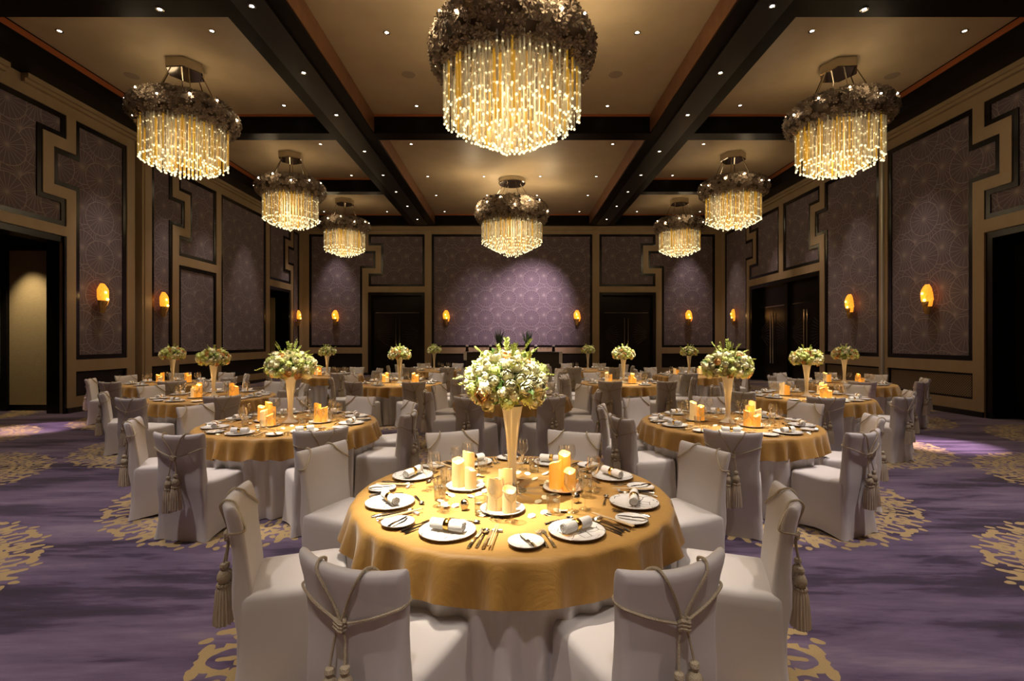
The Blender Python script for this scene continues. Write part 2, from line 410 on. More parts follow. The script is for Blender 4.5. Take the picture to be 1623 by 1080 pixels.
def build_wall(name, s0, s1, P, panels, lows, holes, paper, grilles=()):
    """tan frame with stepped openings, black borders, patterned fabric"""
    B = 0.11
    allr = [p for p in panels] + [rectf(r) for r in lows] + [rectf(r) for r in holes]
    ss = [s0, s1] + [v for f in allr for v in f.s]; zs = [0.0, ZT + 0.02] + [v for f in allr for v in f.z]
    w = struct(name, cellmesh(lambda s, z: not any(f(s, z) for f in allr), ss, zs, P, 0.0, -0.16), M['tan'])
    for f in panels:
        S_ = [v + d for v in f.s for d in (-B, 0, B)]; Z_ = [v + d for v in f.z for d in (-B, 0, B)]
        e = 1e-3
        er = lambda s, z, f=f: all(f(s + a, z + b) for a in (-B + e, 0, B - e) for b in (-B + e, 0, B - e))
        bo = cellmesh(lambda s, z, f=f: f(s, z) and not er(s, z), S_, Z_, P, -0.02, -0.09).build('panel_border', M['black'], w, smooth=False)
        pa = cellmesh(er, S_, Z_, P, -0.05, -0.09).build('fabric_panel', paper, w, smooth=False)
    for r in lows:
        f = rectf(r); a, b, c, d = r; q = (a + 0.05, b - 0.05, c + 0.04, d - 0.04)
        cellmesh(lambda s, z: not (q[0] < s < q[1] and q[2] < z < q[3]), [a, b, q[0], q[1]], [c, d, q[2], q[3]], P, -0.03, -0.09).build('panel_border', M['black'], w, smooth=False)
        gm = M['grille'] if r in grilles else M['blackm']
        cellmesh(lambda s, z: True, q[:2], q[2:], P, -0.06, -0.09).build('grille' if r in grilles else 'dado_panel', gm, w, smooth=False)
    return w

PL = lambda s, z, d: (-WX - d * -1, s, z)
PR = lambda s, z, d: (WX - d, s, z)
PB = lambda s, z, d: (s, BY - d, z)
T0, T1 = 4.2, 6.7           # upper panels
D1 = 3.93                   # door head
N0, N1 = 5.07, 5.90         # the stepped tongue
C0, C1 = 4.82, 6.16         # the cut it leaves in its neighbour
Lo, Hi = 0.36, 0.93
# left wall
lp = [rectf((11.22, 12.71, 1.2, T1), (10.68, 11.3, N0, N1)),
      rectf((8.3, 10.98, T0, T1), cut=((10.43, 11.0, C0, C1),)),
      rectf((13.58, 14.42, 1.2, T1), (14.3, 14.96, N0, N1)),
      rectf((14.69, 16.56, T0, T1), cut=((14.6, 15.2, C0, C1),)),
      rectf((14.69, 16.56, 1.2, D1)),
      rectf((16.83, 19.9, 1.2, T1)),
      rectf((20.2, 22.14, T0, T1), cut=((21.6, 22.2, C0, C1),)),
      rectf((22.37, 23.03, 1.2, T1), (21.85, 22.5, N0, N1)),
      rectf((3.0, 7.9, 1.2, T1)), rectf((-2.0, 2.6, 1.2, T1))]
ll = [(11.22, 12.71, Lo, Hi), (13.58, 14.42, Lo, Hi), (14.69, 16.56, Lo, Hi), (16.83, 19.9, Lo, Hi), (22.37, 23.03, Lo, Hi)]
build_wall('wall_left', FY, BY, PL, lp, ll, [(8.3, 10.98, -1, 3.98), (20.2, 22.14, -1, D1), (12.97, 13.33, -1, ZT + 1)], M['side_paper'])
# right wall
rp = [rectf((10.62, 13.03, 1.2, T1), (10.03, 10.7, N0, N1)),
      rectf((7.4, 10.36, T0, T1), cut=((9.79, 10.4, C0, C1),)),
      rectf((13.33, 15.66, 1.2, T1), (15.5, 16.15, N0, N1)),
      rectf((15.9, 18.05, T0, T1), cut=((15.8, 16.4, C0, C1),)),
      rectf((18.33, 20.64, T0, T1), cut=((20.06, 20.7, C0, C1),)),
      rectf((20.86, 23.0, 1.2, T1), (20.3, 20.95, N0, N1)),
      rectf((2.0, 7.1, 1.2, T1)), rectf((-2.0, 1.6, 1.2, T1))]
rl = [(10.62, 13.03, Lo, Hi), (13.33, 15.66, Lo, Hi), (20.86, 23.0, Lo, Hi)]
build_wall('wall_right', FY, BY, PR, rp, rl, [(7.4, 10.36, -1, 3.93), (15.9, 20.64, -1, D1)], M['side_paper'], grilles=rl)
# back wall
bp = []
bl = []
for sg in (-1, 1):
    def mr(a, b, c, d, sg=sg): return (min(sg * a, sg * b), max(sg * a, sg * b), c, d)
    bp.append(rectf(mr(7.17, 9.72, 1.33, T1 + 0.05), mr(6.53, 7.2, N0 + 0.05, N1 + 0.05)))
    bp.append(rectf(mr(4.18, 6.87, T0 + 0.05, T1 + 0.05), cut=(mr(6.28, 6.9, C0 + 0.05, C1 + 0.05),)))
    bl.append(mr(7.17, 9.72, 0.36, 1.04))
bp.append(rectf((-3.85, 3.85, 1.33, T1 + 0.05)))
bl.append((-3.85, 3.85, 0.36, 1.04))
build_wall('wall_back', -WX, WX, PB, bp, bl, [(-6.9, -4.18, -1, 3.97), (4.18, 6.9, -1, 3.97)], M['back_paper'])
struct('wall_front', MB().box(-WX - 0.2, WX + 0.2, FY - 0.2, FY, 0, ZC), M['tan'])
# the pocket of the folding partition in the left wall and the pale metal seam in the right one
struct('trim_1', MB().box(-WX - 0.5, -WX - 0.30, 12.9, 13.4, 0, ZT).box(-WX - 0.3, -WX - 0.02, 13.25, 13.34, 0, ZT).box(-WX - 0.3, -WX - 0.1, 12.9, 13.0, 0, ZT), M['tan'])
struct('trim_2', MB().box(WX - 0.05, WX, 13.13, 13.2, 0, ZT), mat('seam_metal', (0.5, 0.5, 0.45), 0.35, metal=0.6))
# baseboards
for nm, segs in (('baseboard_left', [(FY, 8.3), (10.98, 12.97), (13.33, 20.2), (22.14, BY)]), ('baseboard_right', [(FY, 7.4), (10.36, 15.9), (20.64, BY)])):
    b = MB(); sx = -1 if 'left' in nm else 1
    for (a, c) in segs:
        x = sorted((sx * WX, sx * (WX - 0.03))); b.box(x[0], x[1], a, c, 0, 0.12)
    struct(nm, b, M['blackm'])
b = MB()
for (a, c) in [(-WX, -6.9), (-4.18, 4.18), (6.9, WX)]: b.box(a, c, BY - 0.03, BY, 0, 0.12)
struct('baseboard_back', b, M['blackm'])
# cornices
b = MB()
for sx in (-1, 1):
    for (a, c) in ([(FY, 9.6), (9.95, 12.95), (13.35, BY)] if sx < 0 else [(FY, 13.15), (13.2, BY)]):
        x = sorted((sx * WX, sx * (WX - 0.16))); x2 = sorted((sx * WX, sx * (WX - 0.09)))
        b.box(x[0], x[1], a, c, 7.0, ZT); b.box(x2[0], x2[1], a, c, 6.93, 7.0)
b.box(-WX, WX, BY - 0.16, BY, 7.0, ZT); b.box(-WX, WX, BY - 0.09, BY, 6.93, 7.0)
struct('trim_3', b, M['tan'])

# ceiling beams
BL, BR = 3.65, 4.79
beam = MB()
for sx in (-1, 1):
    x = sorted((sx * BL, sx * BR)); beam.box(x[0], x[1], FY, BY, ZT, ZC)
    x = sorted((sx * 9.31, sx * (WX + 0.3))); beam.box(x[0], x[1], FY, BY + 0.2, ZT, ZC)
    for (a, c) in [(7.84, 8.25), (12.87, 13.3), (17.9, 18.25), (2.8, 3.2)]:
        x = sorted((sx * BR, sx * 9.31)); beam.box(x[0], x[1], a, c, ZT, ZC)
for (a, c) in [(2.8, 3.2), (12.87, 13.3)]: beam.box(-BL, BL, a, c, ZT, ZC)
beam.box(-9.31, 9.31, 22.98, BY + 0.3, ZT, ZC)
struct('trim_4', beam, M['beamblack'])
# raised centre fillet under the wide beams, bronze cheeks and copper strips at the coffer edges
fil = MB()
for sx in (-1, 1):
    x = sorted((sx * (BL + 0.30), sx * (BR - 0.30))); fil.box(x[0], x[1], FY, 22.9, ZT - 0.03, ZT)
struct('trim_5', fil, M['blackm'])
ch = MB()
for sx in (-1, 1):
    for (a, c) in [(3.2, 12.87), (13.3, 22.98)]:
        x = sorted((sx * BL, sx * (BL - 0.02))); ch.box(x[0], x[1], a, c, ZT + 0.04, ZC - 0.01)
struct('trim_6', ch, M['bronze'])
ed = MB()
for sx in (-1, 1):
    for (a, c) in [(3.2, 7.84), (8.25, 12.87), (13.3, 17.9), (18.25, 22.98)]:
        x = sorted((sx * 9.31, sx * 9.29)); ed.box(x[0], x[1], a, c, ZC - 0.16, ZC - 0.04)
        x = sorted((sx * BR, sx * 9.29)); ed.box(x[0], x[1], c - 0.02, c, ZC - 0.06, ZC - 0.005)
for (c) in (12.87, 22.98): ed.box(-BL, BL, c - 0.02, c, ZC - 0.06, ZC - 0.005)
struct('trim_7', ed, M['copper'])

# ------------------------------------------------------------------ doors
def door_leafs(name, P, s0, s1, z1, pairs, depth=-0.35, transom=3.0):
    root = empty(name); root['kind'] = 'structure'
    f = rectf((s0, s1, 0, z1)); fr = 0.14
    cellmesh(lambda s, z: not (s0 + fr < s < s1 - fr and z < z1 - fr), [s0, s1, s0 + fr, s1 - fr], [0, z1 - fr, z1], P, -0.04, depth - 0.1).build('door_frame', M['black'], root, smooth=False)
    a0, a1 = s0 + fr, s1 - fr; w = (a1 - a0) / pairs
    for k in range(pairs):
        x0 = a0 + k * w; x1 = x0 + w; md = (x0 + x1) / 2
        cellmesh(lambda s, z: True, [x0, x1], [transom + 0.02, z1 - fr], P, depth, depth - 0.05).build('transom_panel', M['black'], root, smooth=False)
        if k: cellmesh(lambda s, z: True, [x0 - 0.1, x0 + 0.1], [0, z1 - fr], P, depth + 0.12, depth - 0.05).build('mullion', M['black'], root, smooth=False)
        cellmesh(lambda s, z: True, [x0 + 0.15, x1 - 0.15], [transom - 0.01, transom + 0.02], P, depth + 0.02, depth).build('transom_rail', M['chrome'], root, smooth=False)
        for (b0, b1, h) in ((x0 + 0.02, md - 0.006, md - 0.09), (md + 0.006, x1 - 0.02, md + 0.09)):
            lf = cellmesh(lambda s, z: True, [b0, b1], [0.02, transom - 0.01], P, depth, depth - 0.05).build('door_leaf', M['black'], root, smooth=False)
            t = MB(); t.tube([P(h, 0.75, depth + 0.06), P(h, 2.75, depth + 0.06)], 0.016, 8)
            for zz in (0.9, 2.6): t.tube([P(h, zz, depth), P(h, zz, depth + 0.06)], 0.01, 6)
            t.build('door_handle', M['chrome'], lf)
            e = MB()
            for q in range(9):
                an = -0.62 + q * 0.155; cx = b0 if h > b0 and abs(h - b1) < 0.2 else b1
                dr = 1 if cx == b0 else -1
                L0, L1 = 0.25, min(0.85, (b1 - b0) * 0.85)
                p0 = (cx + dr * L0 * math.cos(an), 1.95 + L0 * math.sin(an)); p1 = (cx + dr * L1 * math.cos(an), 1.95 + L1 * math.sin(an))
                e.tube([P(p0[0], p0[1], depth + 0.002), P(p1[0], p1[1], depth + 0.002)], 0.003, 4)
            e.build('etched_rays', M['rimgrey'], lf)
    return root
door_leafs('door_1', PB, -6.9, -4.18, 3.97, 1)
door_leafs('door_2', PB, 4.18, 6.9, 3.97, 1)
door_leafs('door_3', PR, 15.9, 20.64, D1, 2)
door_leafs('door_4', PR, 7.4, 10.36, 3.93, 1, depth=-0.5)
# open doorway far down the left wall
dw = empty('door_5'); dw['kind'] = 'structure'
cellmesh(lambda s, z: not (20.32 < s < 22.02 and z < D1 - 0.12), [20.2, 22.14, 20.32, 22.02], [0, D1 - 0.12, D1], PL, -0.04, -0.4).build('door_frame', M['black'], dw, smooth=False)
MB().box(-11.6, -11.5, 19.8, 22.4, 0, 4.2).box(-11.5, -10.4, 22.2, 22.3, 0, 4.2).box(-11.5, -10.4, 20.0, 20.1, 0, 4.2).build('vestibule_lining', M['blackm'], dw, smooth=False)
MB().box(-11.48, -10.75, 22.14, 22.2, 0.1, 3.6).build('fabric_leaf', M['tanpanel'], dw, smooth=False)
# near doorway with its lit vestibule
dn = empty('door_6'); dn['kind'] = 'structure'
cellmesh(lambda s, z: not (8.5 < s < 10.98 and z < 3.84), [8.3, 8.5, 10.98], [0, 3.84, 3.98], PL, -0.04, -0.45).build('door_frame', M['black'], dn, smooth=False)
MB().box(-10.46, -10.16, 10.985, 11.06, 0, 3.98).box(-10.05, -10.0, 10.93, 10.985, 0, 3.98).build('door_jamb', M['black'], dn, smooth=False)
MB().box(-13.0, -12.5, 8.0, 12.0, 0, 4.1).box(-12.5, -10.16, 8.0, 8.3, 0, 4.1).box(-12.5, -11.78, 11.40, 11.55, 0, 4.1).box(-12.5, -10.4, 11.49, 11.6, 0, 4.1).box(-13, -10.46, 8.0, 11.6, 4.0, 4.1).build('vestibule_lining', M['blackm'], dn, smooth=False)
MB().box(-11.76, -10.44, 11.44, 11.49, 0.14, 3.75).build('fabric_wall_panel', M['tanpanel'], dn, smooth=False)
MB().box(-12.45, -11.93, 11.37, 11.41, 0.75, 2.9).build('frosted_pane', M['frost'], dn, smooth=False)

# ------------------------------------------------------------------ sconces
def sconce_mb():
    sh = MB(); lo = MB(); R_ = random.Random(3)
    # crumpled half shells: three overlapping leaves
    for (w, z0, z1, off, tw) in ((0.13, -0.10, 0.30, 0.10, 0.0), (0.12, -0.16, 0.22, 0.075, 0.5), (0.11, -0.05, 0.27, 0.08, -0.5)):
        n, m = 9, 8; vs = []
        for j in range(m + 1):
            t = j / m; ww = w * (0.35 + 0.65 * math.sin(PI * min(1, 0.12 + t * 0.88)) ** 0.7)
            for i in range(n + 1):
                a = (i / n - 0.5) * PI * 0.95
                r = ww * (1 + R_.uniform(-0.09, 0.09))
                vs.append((r * math.sin(a) + tw * 0.06, -(r * math.cos(a)) * off / w * 1.2 - 0.01, z0 + (z1 - z0) * t))
        fs = [(j * (n + 1) + i, j * (n + 1) + i + 1, (j + 1) * (n + 1) + i + 1, (j + 1) * (n + 1) + i) for j in range(m) for i in range(n)]
        sh.add(vs, fs)
    n, m = 9, 5; vs = []
    for j in range(m + 1):
        t = j / m; ww = 0.055 + 0.065 * t
        for i in range(n + 1):
            a = (i / n - 0.5) * PI * 0.95; r = ww * (1 + R_.uniform(-0.08, 0.08))
            vs.append((r * math.sin(a), -r * math.cos(a) - 0.005, -0.32 + 0.26 * t))
    lo.add(vs, [(j * (n + 1) + i, j * (n + 1) + i + 1, (j + 1) * (n + 1) + i + 1, (j + 1) * (n + 1) + i) for j in range(m) for i in range(n)])
    return sh, lo
def make_sconce():
    t = empty('wall_sconce'); t['category'] = 'wall lamp'
    sh, lo = sconce_mb()
    sh.build('amber_shade', M['sconce'], t, smooth=False); lo.build('lower_shade', M['sconce_low'], t, smooth=False)
    MB().box(-0.05, 0.05, -0.02, 0.0, -0.2, 0.2).build('back_plate', M['goldring'], t, smooth=False)
    MB().ball((-0.02, -0.118, 0.11), 0.030, 10, 8).build('bulb', M['sconce_bulb'], t)
    MB().ball((0.03, -0.118, -0.03), 0.030, 10, 8).build('bulb', M['sconce_bulb'], t)
    return register(t)
sc0 = make_sconce()
def D_at(px): return WX * 775 / abs(px - 811.5)
for (p, rz, lab) in [
    ((-WX + 0.06, 11.84, 2.68), PI / 2, 'amber glass sconce beside the big open doorway, nearest on its wall'),
    ((-WX + 0.06, 13.92, 2.68), PI / 2, 'amber glass sconce on the narrow stepped panel past the pilaster'),
    ((-WX + 0.06, 22.7, 2.72), PI / 2, 'small amber sconce next to the far open doorway by the corner'),
    ((-8.43, BY - 0.06, 2.76), 0, 'amber sconce on the back wall panel by the first vase table corner'),
    ((-3.14, BY - 0.06, 2.76), 0, 'amber sconce on the wide centre panel, towards the dark doors on the left'),
    ((3.10, BY - 0.06, 2.76), 0, 'amber sconce on the wide centre panel, towards the dark doors on the right'),
    ((8.43, BY - 0.06, 2.76), 0, 'amber sconce on the back wall panel right of the right-hand dark doors'),
    ((WX - 0.06, 21.9, 2.72), -PI / 2, 'small amber sconce between the corner and the wide dark side doors'),
    ((WX - 0.06, 14.36, 2.66), -PI / 2, 'amber glass sconce on the panel just before the metal seam'),
    ((WX - 0.06, 11.68, 2.64), -PI / 2, 'largest amber glass sconce on the right wall above the diamond grille')]:
    place(sc0, p, rz, lab, 'amber wall sconces', (1.15, 1.0, 1.15))

# ------------------------------------------------------------------ chandeliers
def strand_meshes():
    out = []
    R_ = random.Random(5)
    for kind in ('rod_clear', 'rod_gold', 'rod_smoke', 'rod_clear'):
        for v in range(2):
            mb = MB(); L = 1.0
            mb.cur = 0; mb.lathe([(0.017, -L + 0.03), (0.017, 0.0)], 6)
            mb.cur = 1; mb.ball((0, 0, -L), 0.021, 8, 5)
            if kind != 'rod_gold' or v:
                mb.ball((0, 0, -L + 0.18 + R_.random() * 0.1), 0.017, 6, 4)
            mb.ball((0, 0, -L + 0.42 + R_.random() * 0.2), 0.015, 6, 4)
            out.append((kind, mb))
    return out
STR = strand_meshes()
def stretch_strand(mb, L, x=0, y=0, ztop=0, out=None):
    """strand of length L (beads keep their size)"""
    vs = []
    for (a, b, c) in mb.v:
        if c > -0.3: c2 = c * (L - 0.55) / 0.45 if L > 0.55 else c * L * 0.4
        else: c2 = c
        vs.append((a + x, b + y, c))
    return vs

def make_chandelier(R, rm, rt, rv, zr, zdrop0, zdrop1, canopy):
    """R strand radius, rm ring radius, rt ring tube; zr ring centre below ceiling; strands end between zdrop0 (rim) and zdrop1 (centre)"""
    t = empty('chandelier'); t['category'] = 'chandelier'
    R_ = random.Random(int(R * 100))
    # ceiling canopy and rods
    cm = MB()
    if canopy == 'plate':
        cm.lathe([(0.48, -0.16), (0.50, -0.14), (0.50, 0.0)], 24)
    else:
        cm.lathe([(0.36, -0.22), (0.38, -0.20), (0.38, 0.0)], 6 if R < 1 else 24)
    cm.build('ceiling_canopy', M['mirror'], t)
    for k in range(6):
        a = k * PI / 3 + 0.3
        w = MB(); w.tube([(0.30 * math.cos(a), 0.30 * math.sin(a), -0.15), (rm * 0.9 * math.cos(a), rm * 0.9 * math.sin(a), -zr + rv * 0.6)], 0.012, 6)
        w.build('suspension_rod', M['mirror'], t)
    # ring of metal flowers
    fl = MB()
    flr = MB()
    for k in range(6):
        a = k * PI / 3; b0, b1 = a - 0.42, a + 0.42
        r0 = 0.058
        flr.add([(0, 0, 0), (r0 * math.cos(b0), r0 * math.sin(b0), 0.014), (r0 * 1.25 * math.cos(a), r0 * 1.25 * math.sin(a), 0.03), (r0 * math.cos(b1), r0 * math.sin(b1), 0.014)], [(0, 1, 2, 3)])
    ntot = 2600 if R > 1 else 1500
    for k in range(ntot):
        th = R_.uniform(0, 2 * PI); ph = R_.uniform(0, 2 * PI)
        nx = Vector((math.cos(th) * math.cos(ph), math.sin(th) * math.cos(ph), math.sin(ph)))
        q = 1 + R_.uniform(-0.06, 0.10)
        pos = Vector((math.cos(th) * (rm + rt * math.cos(ph) * q), math.sin(th) * (rm + rt * math.cos(ph) * q), -zr + rv * math.sin(ph) * q))
        ro = nx.to_track_quat('Z', 'Y').to_matrix().to_4x4() @ Matrix.Rotation(R_.uniform(0, 6), 4, 'Z') @ Matrix.Rotation(R_.uniform(-0.5, 0.5), 4, 'X')
        sc = R_.uniform(0.8, 1.25) * (1.0 if R > 1 else 0.9)
        fl.merge(flr, Matrix.Translation(pos) @ ro @ Matrix.Scale(sc, 4))
    # inner carcass so the ring is opaque
    nseg = 40; vs = []; fs = []
    for i in range(nseg):
        a = 2 * PI * i / nseg
        for j in range(10):
            p = 2 * PI * j / 10
            vs.append((math.cos(a) * (rm + rt * 0.86 * math.cos(p)), math.sin(a) * (rm + rt * 0.86 * math.cos(p)), -zr + rv * 0.86 * math.sin(p)))
    for i in range(nseg):
        for j in range(10):
            fs.append((i * 10 + j, ((i + 1) % nseg) * 10 + j, ((i + 1) % nseg) * 10 + (j + 1) % 10, i * 10 + (j + 1) % 10))
    fl.cur = 1; fl.add(vs, fs)
    fl.build('flower_wreath', [M['floret'], M['carcass']], t, smooth=False)
    nb = 16 if R > 1 else 12
    for k in range(nb):
        a = 2 * PI * (k + 0.4) / nb; p = (0.65, -0.05, 0.35)[k % 3] * 1.0
        b = MB().ball((0, 0, 0), 0.017, 8, 6).build('bulb', M['bulb'], t)
        b.location = (math.cos(a) * (rm + rt * math.cos(p) * 1.12), math.sin(a) * (rm + rt * math.cos(p) * 1.12), -zr + rv * math.sin(p) * 1.12)
    # strands
    spots = []
    r = R; k = 0
    while r > 0.08:
        n = max(5, int(2 * PI * r / (0.085 if R > 1 else 0.080)))
        for i in range(n):
            a = 2 * PI * (i + 0.5 * (k % 2)) / n + R_.uniform(-0.02, 0.02)
            spots.append((r + R_.uniform(-0.02, 0.02), a))
        r -= 0.155 if R > 1 else 0.145; k += 1
    ztop = -zr + rv * -0.2
    protos = []
    rest = MB(); cnt = 0
    cache = {}
    for (r, a) in spots:
        zb = -(zdrop0 + (zdrop1 - zdrop0) * max(0.0, 1 - r / R) ** 0.85) + R_.uniform(-0.05, 0.05)
        L = round((ztop - zb) / 0.08) * 0.08
        vi = R_.randrange(len(STR)); kind, mb = STR[vi]
        key = (vi, L)
        if cnt < 100:
            if key not in cache:
                m2 = MB(); m2.f = list(mb.f); m2.mi = list(mb.mi)
                m2.v = [(x, y, (0.0 if z > -0.001 else z + (1.0 - L))) for (x, y, z) in mb.v]
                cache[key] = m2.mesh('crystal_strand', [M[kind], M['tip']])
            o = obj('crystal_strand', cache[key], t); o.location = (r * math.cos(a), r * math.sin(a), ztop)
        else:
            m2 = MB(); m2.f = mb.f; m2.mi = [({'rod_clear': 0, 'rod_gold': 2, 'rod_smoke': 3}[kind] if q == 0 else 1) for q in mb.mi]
            m2.v = [(x, y, (0.0 if z > -0.001 else z + (1.0 - L))) for (x, y, z) in mb.v]
            rest.merge(m2, Matrix.Translation((r * math.cos(a), r * math.sin(a), ztop)))
        cnt += 1
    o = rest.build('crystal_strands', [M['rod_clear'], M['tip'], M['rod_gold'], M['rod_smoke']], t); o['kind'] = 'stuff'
    return register(t)

def point(loc, power, col, rad=0.15, name='lamp'):
    l = bpy.data.lights.new(name, 'POINT'); l.energy = power; l.color = col; l.shadow_soft_size = rad
    o = bpy.data.objects.new(name, l); COL.objects.link(o); o.location = loc; return o
def spot(loc, target, power, col, deg, blend=0.6, rad=0.04, name='spot_lamp'):
    l = bpy.data.lights.new(name, 'SPOT'); l.energy = power; l.color = col; l.spot_size = math.radians(deg); l.spot_blend = blend; l.shadow_soft_size = rad
    o = bpy.data.objects.new(name, l); COL.objects.link(o); o.location = loc
    o.rotation_euler = (Vector(target) - Vector(loc)).to_track_quat('-Z', 'Y').to_euler(); return o

WARM = (1.0, 0.76, 0.46); NEUT = (1.0, 0.86, 0.72)
big = make_chandelier(1.10, 0.98, 0.34, 0.40, 1.25, 2.32, 2.88, 'plate')
sml = make_chandelier(0.80, 0.75, 0.27, 0.26, 1.13, 2.12, 2.44, 'hex')
for (y, lab) in ((8.05, 'largest crystal chandelier, overhead in the middle of the near coffer'), (18.1, 'crystal chandelier hanging in front of the wide back wall panel')):
    place(big, (0, y, ZC), 0 if y < 9 else 0.7, lab, 'large flower-wreathed crystal chandeliers')
    point((0, y, ZC - 1.85), 115, WARM, 0.5, 'chandelier_lamp')
    for k in range(4):
        a = k * PI / 2 + 0.4; point((1.5 * math.cos(a), y + 1.5 * math.sin(a), ZC - 1.0), 23, WARM, 0.3, 'wreath_bulb_lamp')
for sx, sd in ((-1, 'left'), (1, 'right')):
    for y, ds in ((10.56, 'nearest of the %s row of small chandeliers'), (15.6, 'middle one of the %s row of small chandeliers'), (20.6, 'farthest of the %s row of small chandeliers')):
        place(sml, (sx * 7.05, y, ZC), 0.2 + 0.37 * y, 'round crystal chandelier, ' + ds % sd, 'small flower-wreathed crystal chandeliers')
        point((sx * 7.05, y, ZC - 1.75), 38, WARM, 0.4, 'chandelier_lamp')
        for k in range(3):
            a = k * PI * 2 / 3 + 0.4; point((sx * 7.05 + 1.15 * math.cos(a), y + 1.15 * math.sin(a), ZC - 0.95), 3.0, WARM, 0.25, 'wreath_bulb_lamp')

# ------------------------------------------------------------------ downlights
dl = empty('recessed_downlight'); dl['category'] = 'ceiling light'
MB().lathe([(0.062, 0.0), (0.064, -0.010), (0.046, -0.012), (0.040, 0.0)], 20, cap=False).build('trim_ring', M['chrome'], dl)
MB().lathe([(0.0001, -0.004), (0.034, -0.004)], 16, cap=False).build('lens', M['lens'], dl)
register(dl)
cof = [(-8.7, 9.4), (-5.77, 9.4), (-5.77, 12.37), (-8.7, 12.37), (8.7, 9.4), (5.77, 9.4), (5.77, 12.37), (8.7, 12.37),
       (-2.42, 9.45), (2.42, 9.45), (-2.42, 12.4), (2.42, 12.4), (-5.8, 14.8), (5.8, 14.8), (-5.78, 17.6), (5.78, 17.6), (-8.7, 17.6), (8.7, 17.6),
       (-3.05, 14.8), (3.05, 14.8), (-3.05, 17.7), (3.05, 17.7), (-1.02, 17.7), (1.02, 17.7), (-3.1, 20.0), (3.1, 20.0), (-1.02, 20.0), (1.02, 20.0),
       (-3.1, 22.5), (3.1, 22.5), (-5.75, 22.5), (5.75, 22.5), (-8.65, 22.5), (8.65, 22.5), (-2.42, 4.4), (2.42, 4.4), (-2.42, 6.6), (2.42, 6.6), (-7, 5.5), (7, 5.5)]
bmz = []
for sx in (-1, 1):
    for y in (2.0, 5.0, 7.93, 9.9, 11.75, 14.0, 16.0, 17.8, 19.7, 21.8): bmz.append((sx * 4.22, y))
    bmz += [(sx * 5.8, 8.05), (sx * 8.7, 8.05)]
for i, (x, y) in enumerate(cof + bmz):
    zc = ZC if i < len(cof) else (ZT - 0.03 if abs(x) < 4.5 else ZT)
    side = 'left' if x < 0 else 'right'
    if i < len(cof): lab = 'lit downlight in a gold ceiling coffer, %s half, row %d' % (side, 1 + int(y / 2.4))
    else: lab = 'lit downlight in the black beam, %s half, row %d' % (side, 1 + int(y / 2.0))
    lab = lab + (', outer one' if abs(x) > 6.5 else (', inner one' if abs(x) < 2 else ''))
    place(dl, (x, y, zc), 0, lab, 'recessed ceiling downlights')
spk = MB().lathe([(0.0001, -0.006), (0.145, -0.006), (0.15, 0.0)], 28, cap=False)
for k, (x, y, lab) in enumerate([(-2.32, 10.95, 'round ceiling speaker left of the largest chandelier'), (2.32, 10.95, 'round ceiling speaker right of the largest chandelier'), (-8.55, 11.0, 'faint round ceiling speaker above the left wall sconces'), (8.55, 11.0, 'faint round ceiling speaker above the right wall sconces')]):
    o = spk.build('ceiling_speaker', M['lens_off']); o.location = (x, y, ZC); tag(o, lab, 'speaker', 'ceiling speakers')

# ------------------------------------------------------------------ banquet chair
def rrect(w, d, r, n=5):
    """rounded rectangle outline, counter-clockwise, centred"""
    pts = []
    for (cx, cy, a0) in ((w / 2 - r, d / 2 - r, 0), (-w / 2 + r, d / 2 - r, PI / 2), (-w / 2 + r, -d / 2 + r, PI), (w / 2 - r, -d / 2 + r, 1.5 * PI)):
        for k in range(n + 1):
            a = a0 + k / n * PI / 2; pts.append((cx + r * math.cos(a), cy + r * math.sin(a)))
    out = []
    for i in range(len(pts)):          # subdivide the long sides
        a, b = pts[i], pts[(i + 1) % len(pts)]
        out.append(a)
        L = math.hypot(a[0] - b[0], a[1] - b[1])
        if (i + 1) % (n + 1) == 0:
            m = 7
            for k in range(1, m): out.append((a[0] + (b[0] - a[0]) * k / m, a[1] + (b[1] - a[1]) * k / m))
    return out

